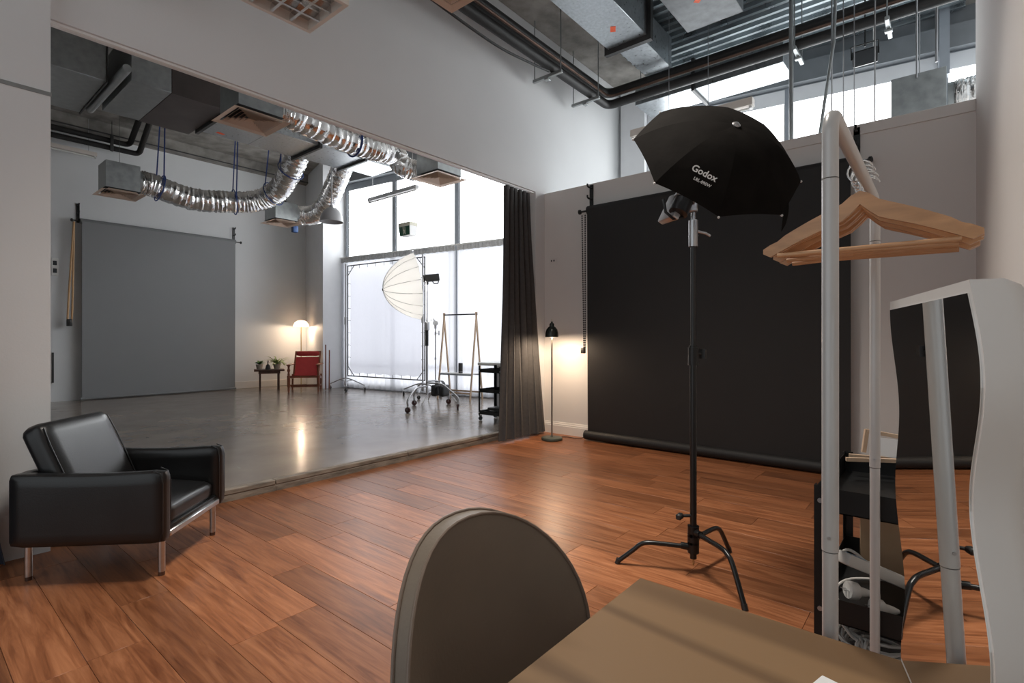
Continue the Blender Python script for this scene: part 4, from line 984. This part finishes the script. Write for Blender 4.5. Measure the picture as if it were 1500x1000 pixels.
duct('duct_box', 'grey sheet metal box above the backdrop wall beside the foil duct', [(6.6, 7.05, -.02, .42, 3.22, 3.9)], 'galvanised_dull', hang=[(6.98, .2, 3.9)])
# flexible foil ducts: crinkled, ribbed tubes
def flex(label, pts, n0, n1, r, seed):
    """pts run between two end openings; n0, n1 point from each opening into the run"""
    rnd = random.Random(seed); pts = [V(*p) for p in pts]; n0, n1 = V(*n0), V(*n1)
    path = spline([pts[0]+n0*.05, pts[0]+n0*.22] + pts[2:-2] + [pts[-1]+n1*.22, pts[-1]+n1*.05], 24); n = 26
    ph = [rnd.uniform(0, 6.28) for _ in range(n)]
    rad = [r*(1+.035*math.sin(i*1.9)+rnd.uniform(-.03, .03)) for i in range(len(path))]
    noise = [[1+rnd.uniform(-.03, .03)+.02*math.sin(i*.7+ph[k]) for k in range(n)] for i in range(len(path))]
    t = thing('flexible_duct', label, 'duct', tuple(pts[0]), 0)
    link('foil_sleeve', MB().tube(path, rad, n, True, False, None, lambda i, k: noise[i][k]), 'foil', t, ang=25)
    for a, d in ((pts[0], n0), (pts[-1], n1)): link('collar', MB().cyl(a+d*.003, a+d*.08, r*.96, n=24), 'galvanised_dull', t)
    return path
f1 = flex('long sagging silver foil duct over the grey backdrop', [(2.645, 10.22, 3.81), (3.0, 10.22, 3.72), (3.45, 10.2, 3.7), (4.0, 10.1, 3.74), (4.45, 9.95, 3.82), (4.68, 9.6, 3.98), (4.66, 9.1, 4.2), (4.64, 8.7, 4.42), (4.66, 8.435, 4.55)], (1, 0, 0), (0, 1, 0), .19, 1)
f2 = flex('short curved silver foil duct beside the long sagging one', [(5.325, 10.24, 3.785), (5.55, 10.15, 3.76), (5.66, 9.85, 3.8), (5.62, 9.4, 3.98), (5.52, 8.95, 4.22), (5.5, 8.65, 4.42), (5.52, 8.405, 4.55)], (1, 0, 0), (0, 1, 0), .185, 2)
f3 = flex('silver foil duct running along the back of the dividing wall', [(2.725, 5.68, 3.76), (3.1, 5.7, 3.74), (3.6, 5.72, 3.72), (4.1, 5.74, 3.73), (4.42, 5.86, 3.8), (4.56, 6.25, 4.0), (4.55, 6.8, 4.3), (4.6, 7.3, 4.5), (4.62, 7.635, 4.55)], (1, 0, 0), (0, -1, 0), .15, 3)
f4 = flex('silver foil duct dropping to the diffuser before the upper windows', [(5.5, 7.675, 4.56), (5.48, 7.2, 4.5), (5.46, 7.1, 4.48), (5.24, 6.75, 4.25), (5.02, 6.42, 3.98), (4.96, 6.2, 3.8), (5.02, 6.02, 3.75), (5.14, 5.865, 3.755)], (0, -1, 0), (0, 1, 0), .15, 4)
f5 = flex('silver foil duct beside the grey box above the backdrop wall', [(6.82, -.024, 3.62), (6.82, -.25, 3.6), (6.84, -.5, 3.6), (6.9, -1.0, 3.64)], (0, -1, 0), (0, 1, 0), .19, 5)
# blue straps holding the long foil duct
for i, (k, lab) in enumerate(((30, 'blue strap tied round the foil duct next to its grey end box'), (78, 'blue strap over the sagging foil duct above the grey paper'), (116, 'blue strap round the middle of the sagging foil duct'), (148, 'blue strap at the bend of the sagging foil duct'))):
    p = f1[k]; t = thing('blue_strap', lab, 'strap', (p.x, p.y, p.z), 0)
    tg = (f1[k+1]-f1[k-1]).normalized(); a = tg.cross(V(0, 0, 1)).normalized(); b = a.cross(tg)
    link('loop', MB().tube([p+(a*math.cos(q_)+b*math.sin(q_))*.226 for q_ in [j*2*PI/24 for j in range(24)]], .009, 6, closed=True), 'blue_strap', t)
    for s in (-1, 1): link('tape', MB().bar(p+a*s*.205+V(0, 0, .09), p+V(0, 0, ZC-p.z-.01)+a*s*.1+V(.05, 0, 0), .02, .004, (0, 1, 0)), 'blue_strap', t)
k = 56; p = f3[k]; tg = (f3[k+1]-f3[k-1]).normalized(); a = tg.cross(V(0, 0, 1)).normalized(); b = a.cross(tg)
t = thing('blue_strap', 'dark blue strap round the foil duct along the dividing wall', 'strap', tuple(p))
link('loop', MB().tube([p+(a*math.cos(q_)+b*math.sin(q_))*.176 for q_ in [j*2*PI/24 for j in range(24)]], .012, 6, closed=True), 'blue_strap', t)
link('tape', MB().bar(p+V(0, 0, .16), p+V(0, 0, ZC-p.z-.01), .02, .004, (0, 1, 0)), 'blue_strap', t)

# ================================================================ PIPES
def pipe(label, pts, r, m, n=12): return tag(link('pipe', MB().tube(pts, r, n), m), label, 'pipe')
def bend(a, c, b, r=.12, n=6):
    a, c, b = V(*a), V(*c), V(*b); p = c+(a-c).normalized()*r; q = c+(b-c).normalized()*r
    return [a] + [((1-t_)**2)*p+2*t_*(1-t_)*c+t_*t_*q for t_ in [i/n for i in range(n+1)]] + [b]
pipe('thick black lagged pipe, the lower of the pair round the timber-floored room', bend((1.2, 3.74, 4.605), (6.68, 3.74, 4.605), (6.68, -1.6, 4.605)), .06, 'pipe_black')
pipe('thick black lagged pipe, the upper of the pair round the timber-floored room', bend((1.2, 3.78, 4.79), (6.72, 3.78, 4.79), (6.72, -1.6, 4.79)), .062, 'pipe_black')
pipe('thin copper pipe lying on the black lagged pipes', bend((1.2, 3.69, 4.7), (6.63, 3.69, 4.7), (6.63, -1.6, 4.7)), .017, 'copper_pipe', 8)
pipe('thin black cable drooping below the lagged pipes', spline([(2.6, 3.72, 4.5), (3.4, 3.7, 4.42), (4.2, 3.71, 4.4), (4.8, 3.72, 4.46), (5.2, 3.72, 4.515)], 6), .014, 'pipe_black', 8)
pipe('grey cable looping along the upper black pipe', spline([(5.4, 3.88, 4.86), (5.7, 3.88, 4.78), (6.1, 3.88, 4.82), (6.55, 3.88, 4.87), (6.81, 3.65, 4.88), (6.815, 3.2, 4.87), (6.815, 2.2, 4.85), (6.815, 1.5, 4.87)], 6), .012, 'galvanised_dull', 8)
for (x, y, ang, lab) in ((5.3, 3.82, PI/2, 'steel pipe hanger in the middle of the dividing wall run'), (6.2, 3.82, PI/2, 'steel pipe hanger at the corner of the black pipes'), (6.76, 1.3, 0, 'steel pipe hanger under the steel deck near the bright duct'), (6.76, .45, 0, 'steel pipe hanger above the floodlight')):
    t = thing('pipe_hanger', lab, 'bracket', (x, y, 4.5), ang, 'pipe hangers in the timber-floored room')
    L('channel', MB().rbox(-.22, .22, -.02, .02, .0, .04, .004, 1), 'galvanised_dull', t)
    for s in (-1, 1): L('hanger_rod', MB().cyl((s*.2, 0, .02), (s*.2, 0, ZC-4.5-.06), .007, n=8), 'galvanised_dull', t)
    L('clip', MB().rbox(-.03, .03, -.035, .035, -.03, -.002, .006, 1), 'galvanised_dull', t)
pipe('black lagged pipe, upper of the pair along the back wall', bend((-.5, 12.2, 5.0), (3.05, 12.2, 5.0), (3.05, 11.6, 5.34), .1), .05, 'pipe_black')
pipe('black lagged pipe, lower of the pair along the back wall', bend((-.5, 12.18, 4.86), (3.2, 12.18, 4.86), (3.2, 11.5, 5.34), .1), .05, 'pipe_black')
t = thing('pipe_hanger', 'small clamp joining the two black pipes on the back wall', 'bracket', (2.75, 12.15, 4.8)); L('clamp', MB().rbox(-.025, .025, -.06, -.024, -.02, .28, .006, 1), 'flange_dark', t); L('hanger_rod', MB().cyl((0, -.045, .28), (0, -.045, ZC-4.8-.01), .006, n=6), 'flange_dark', t)
# conduits and wires dropping above the backdrop wall
drops = [(6.2, 1.26, 4.9, 3.25, .022, 'galvanised_dull', 'grey conduit pair dropping beside the hanging batten light', -.0), (6.25, .93, 5.3, 3.25, .016, 'galvanised_dull', 'slanting grey conduit behind the clothes rack', .09), (6.3, .9, 5.3, 3.35, .008, 'steel', 'chain dropping to a small hook above the backdrop wall', 0),
         (6.4, .81, 4.7, 3.2, .005, 'steel', 'thin wire closest to the hook chain', 0), (6.45, .72, 4.7, 3.2, .005, 'steel', 'thin wire crossing the frosted window above the rack', 0), (6.3, .53, 4.75, 3.19, .007, 'steel', 'beaded wire beside the floodlight', 0), (6.59, .21, 4.6, 3.85, .009, 'steel', 'wire carrying the grey sheet metal box', 0), (6.94, .06, 5.2, 4.1, .012, 'steel', 'bare chain hanging by the grey facade post', 0), (7.3, .62, 5.3, 4.55, .012, 'white_plastic', 'white flex feeding the floodlight', 0)]
for x, y, zt, zb, r, m_, lab, sl_ in drops:
    tag(link('hanging_wire', MB().tube([(x, y-sl_, ZC-.01), (x, y-sl_*.6, (ZC+zb)/2), (x, y+sl_, zb)], r, 8), m_), lab, 'wire', 'wires above the backdrop wall')
tag(link('cable_hook', MB().tube([(6.3, .9, 3.36), (6.3, .95, 3.32), (6.3, 1.02, 3.27), (6.3, .96, 3.25), (6.3, .9, 3.26), (6.3, .88, 3.3), (6.3, .9, 3.36)], .008, 6), 'black_metal'), 'small black wire hook on the wall top behind the clothes rack', 'hook')

# ================================================================ LIGHT FITTINGS
def batten(label, p, q, w=.06, h=.07, m='batten_white', inset=.12):
    p, q = V(*p), V(*q); t = thing('batten_light', label, 'light fitting', tuple((p+q)/2))
    d = (q-p).normalized()
    link('housing', MB().bar(p, q, w, h), m, t); link('fluorescent_tube', MB().cyl(p+d*.04-V(0, 0, h/2+.022), q-d*.04-V(0, 0, h/2+.022), .013), 'tube_glass', t)
    for e, s in ((p, 1), (q, -1)):
        link('lamp_holder', MB().bar(e+d*s*.01-V(0, 0, h/2), e+d*s*.04-V(0, 0, h/2), w*.7, .06), 'white_plastic', t)
        w_ = e+d*s*inset; link('hanger_wire', MB().cyl(w_+V(0, 0, h/2), V(w_.x, w_.y, ZC-.01), .004, n=6), 'steel', t)
    return t
batten('hanging batten light partly hidden behind the black umbrella softbox', (6.2, 3.12, 3.89), (6.2, 1.64, 3.89), .1, .085, inset=.5)
batten('batten light on the back wall beneath the black pipes', (.3, 12.3, 4.72), (2.56, 12.3, 4.7), .08, .07)
batten('grey batten light hanging before the frosted far windows', (6.0, 8.58, 3.92), (6.0, 7.15, 3.92), .07, .06, 'bell_grey')
# louvred fluorescent fittings: one unlit by the dividing wall, one assumed, lit and out of view, over the light stand
def louvre_light(label, x0, x1, y0, y1, z, lit=0):
    t = thing('louvre_light', label, 'light fitting', ((x0+x1)/2, (y0+y1)/2, z), 0, 'louvred fluorescent fittings')
    link('housing', MB().box(x0-.03, x1+.03, y0-.03, y1+.03, z+.075, z+.16), 'white_plastic', t)
    link('reflector', MB().box(x0, x1, y0, y1, z+.073, z+.0748), 'chrome', t)
    for b_ in ((x0-.03, x1+.03, y0-.03, y0), (x0-.03, x1+.03, y1, y1+.03), (x0-.03, x0, y0, y1), (x1, x1+.03, y0, y1)): link('housing_rim', MB().box(*b_, z, z+.075), 'batten_white', t)
    def blade(p, q, h):
        p, q = V(*p), V(*q); d = (q-p).normalized(); a = V(-d.y, d.x, 0)
        return MB().add([p-a*.01, p+a*.01, p+a*.002+V(0, 0, h), p-a*.002+V(0, 0, h), q-a*.01, q+a*.01, q+a*.002+V(0, 0, h), q-a*.002+V(0, 0, h)], [(0, 1, 2, 3), (7, 6, 5, 4), (0, 4, 5, 1), (1, 5, 6, 2), (2, 6, 7, 3), (3, 7, 4, 0)])
    for i in range(1, 3): y = y0+(y1-y0)*i/3; link('louvre_blade', blade((x0, y, z+.005), (x1, y, z+.005), .06), 'chrome', t)
    for i in range(1, 9): x = x0+(x1-x0)*i/9; link('louvre_blade', blade((x, y0, z+.006), (x, y1, z+.006), .055), 'chrome', t)
    for i in range(3): y = y0+(y1-y0)*(i+.5)/3; link('fluorescent_tube', MB().cyl((x0+.02, y, z+.065), (x1-.02, y, z+.065), .008), 'assumed_tube_lit' if lit else 'tube_glass', t)
    for x in (x0+.12, x1-.12): link('hanger_wire', MB().cyl((x, (y0+y1)/2, z+.16), (x, (y0+y1)/2, ZC-.07), .004, n=6), 'steel', t)
    if lit:
        ld = D.lights.new('assumed_louvre_lamp', 'AREA'); ld.shape = 'RECTANGLE'; ld.size = x1-x0-.1; ld.size_y = y1-y0-.06; ld.energy = lit; ld.color = (1, .93, .84); ld.spread = math.radians(95)
        lo = D.objects.new('assumed_louvre_lamp', ld); COL.objects.link(lo); lo.location = ((x0+x1)/2, (y0+y1)/2, z+.002)
emitter('assumed_tube_lit', (1, .88, .74), 6)  # glowing tubes of the assumed fitting only
louvre_light('unlit fluorescent fitting with a mirrored louvre hung in front of the dividing wall', .78, 2.07, 3.27, 3.74, 3.6)
louvre_light('assumed lit louvred fluorescent fitting hung out of view, high over the timber floor', 1.6, 2.89, 1.6, 2.07, 4.85, 68)  # assumed lamp, added because the light stand's shadow points to an overhead source
# small globe fitting
t = thing('globe_fitting', 'small frosted globe fitting hanging by the dividing wall', 'light fitting', (2.95, 3.55, 4.28)); L('globe', MB().sphere((0, 0, 0), .045, 14), 'diffuser_beige', t); L('stem', MB().cyl((0, 0, .04), (0, 0, ZC-4.28-.05), .008), 'galvanised_dull', t)
# bell pendant
t = thing('bell_pendant', 'pale grey bell pendant below the short foil duct', 'light fitting', (5.2, 8.58, 3.36))
pr_ = [(.2, 0), (.205, .0), (.2, .05), (.18, .13), (.14, .2), (.08, .25), (.03, .27), (.03, .31), (.001, .315)]
L('bell_shade', MB().grid(lambda u, v: (lambda r, z: (r*math.cos(2*PI*u), r*math.sin(2*PI*u), z))(*pr_[round(v*8)]), 32, 8), 'bell_grey', t)
L('stem', MB().cyl((0, 0, .3), (0, 0, ZC-3.36-.01), .01), 'bell_grey', t)
# blue power connector on its drop cable
t = thing('power_connector', 'blue power connector hanging on a black cable by the window column', 'connector', (5.72, 10.9, 3.62))
L('connector_body', MB().rbox(-.06, .06, -.05, .05, -.07, .07, .015, 2), 'connector_blue', t); L('drop_cable', MB().tube(spline([(-.05, 0, .05), (-.16, 0, .1), (-.2, 0, .3), (-.2, 0, ZC-3.62-.01)], 5), .03, 8), 'pipe_black', t)
# floodlight
t = thing('floodlight', 'black floodlight hung on a white flex above the backdrop wall', 'light fitting', (7.2, .7, 4.48))
Mf = T(7.2, .7, 4.48) @ Rz(PI) @ Ry(.35)
link('lamp_body', MB().rbox(-.06, .03, -.12, .12, -.085, .085, .012, 2, Mf), 'black_metal', t)
link('lamp_glass', MB().rbox(.03, .036, -.1, .1, -.07, .07, .002, 1, Mf), 'gasket_dark', t)
for i in range(5): link('cooling_fin', MB().box(-.09, -.058, -.1+.045*i, -.092+.045*i, -.07, .07, Mf), 'black_metal', t)
link('bracket', MB().tube([tuple(Mf @ V(0, -.13, 0)), tuple(Mf @ V(0, -.13, .14)), tuple(Mf @ V(0, .13, .14)), tuple(Mf @ V(0, .13, 0))], .009, 8).cyl((7.2, .7, 4.6), (7.2, .7, ZC-.05), .008), 'black_metal', t)
# exit sign: tapering lantern with the running-figure panel
t = thing('exit_sign', 'hanging green exit sign with a pale running-figure panel', 'exit sign', (6.08, 7.5, 3.1))
def wedge(w, d, h, ins): return MB().add([(-d+ins, -w+ins, 0), (d-ins, -w+ins, 0), (d-ins, w-ins, 0), (-d+ins, w-ins, 0), (-d, -w, h), (d, -w, h), (d, w, h), (-d, w, h)], [(3, 2, 1, 0), (4, 5, 6, 7), (0, 1, 5, 4), (1, 2, 6, 5), (2, 3, 7, 6), (3, 0, 4, 7)])
L('lantern', wedge(.16, .09, .17, .02), 'paper_white', t, smooth=False)
L('top_tray', MB().rbox(-.094, .094, -.164, .164, .17, .235, .004, 1), 'sign_cream', t)
def front(y, z, o=.0): return (-.09+.02*(1-z/.17)-.002-o, y, z)
def fpoly(name, pts, m_, o):
    mb = MB(); n_ = len(pts); mb.add([front(y, z, 0) for y, z in pts]+[front(y, z, o) for y, z in pts], [tuple(range(n_)), tuple(range(2*n_-1, n_-1, -1))]+[(i, (i+1) % n_, n_+(i+1) % n_, n_+i) for i in range(n_)])
    L(name, mb, m_, t, smooth=False)
fpoly('green_panel', [(-.137, .008), (.137, .008), (.155, .162), (-.155, .162)], 'sign_green', .003)
for q_ in ([(-.035, .02), (-.027, .02), (-.027, .15), (-.035, .15)], [(.027, .02), (.035, .02), (.035, .15), (.027, .15)], [(-.027, .142), (.027, .142), (.027, .15), (-.027, .15)]): fpoly('door_mark', q_, 'sign_cream', .005)
for q_ in ([(-.008, .112), (.008, .112), (.01, .128), (-.01, .128)], [(-.012, .07), (.01, .066), (.014, .106), (-.006, .108)], [(-.02, .028), (-.01, .026), (.004, .068), (-.01, .072)], [(.012, .034), (.02, .038), (.012, .07), (.002, .068)], [(.012, .1), (.024, .082), (.027, .087), (.016, .106)], [(-.022, .084), (-.018, .08), (-.002, .098), (-.004, .104)]): fpoly('running_figure', q_, 'sign_cream', .005)
for y in (-.12, .1): L('hanger_wire', MB().cyl((0, y, .23), (0, y, ZC-3.1-.01), .004, n=6), 'steel', t)
L('wire_loop', MB().tube([(0, -.12+.03*math.cos(a), .36+.03*math.sin(a)) for a in [k*PI/6 for k in range(12)]], .004, 5, closed=True), 'steel', t)
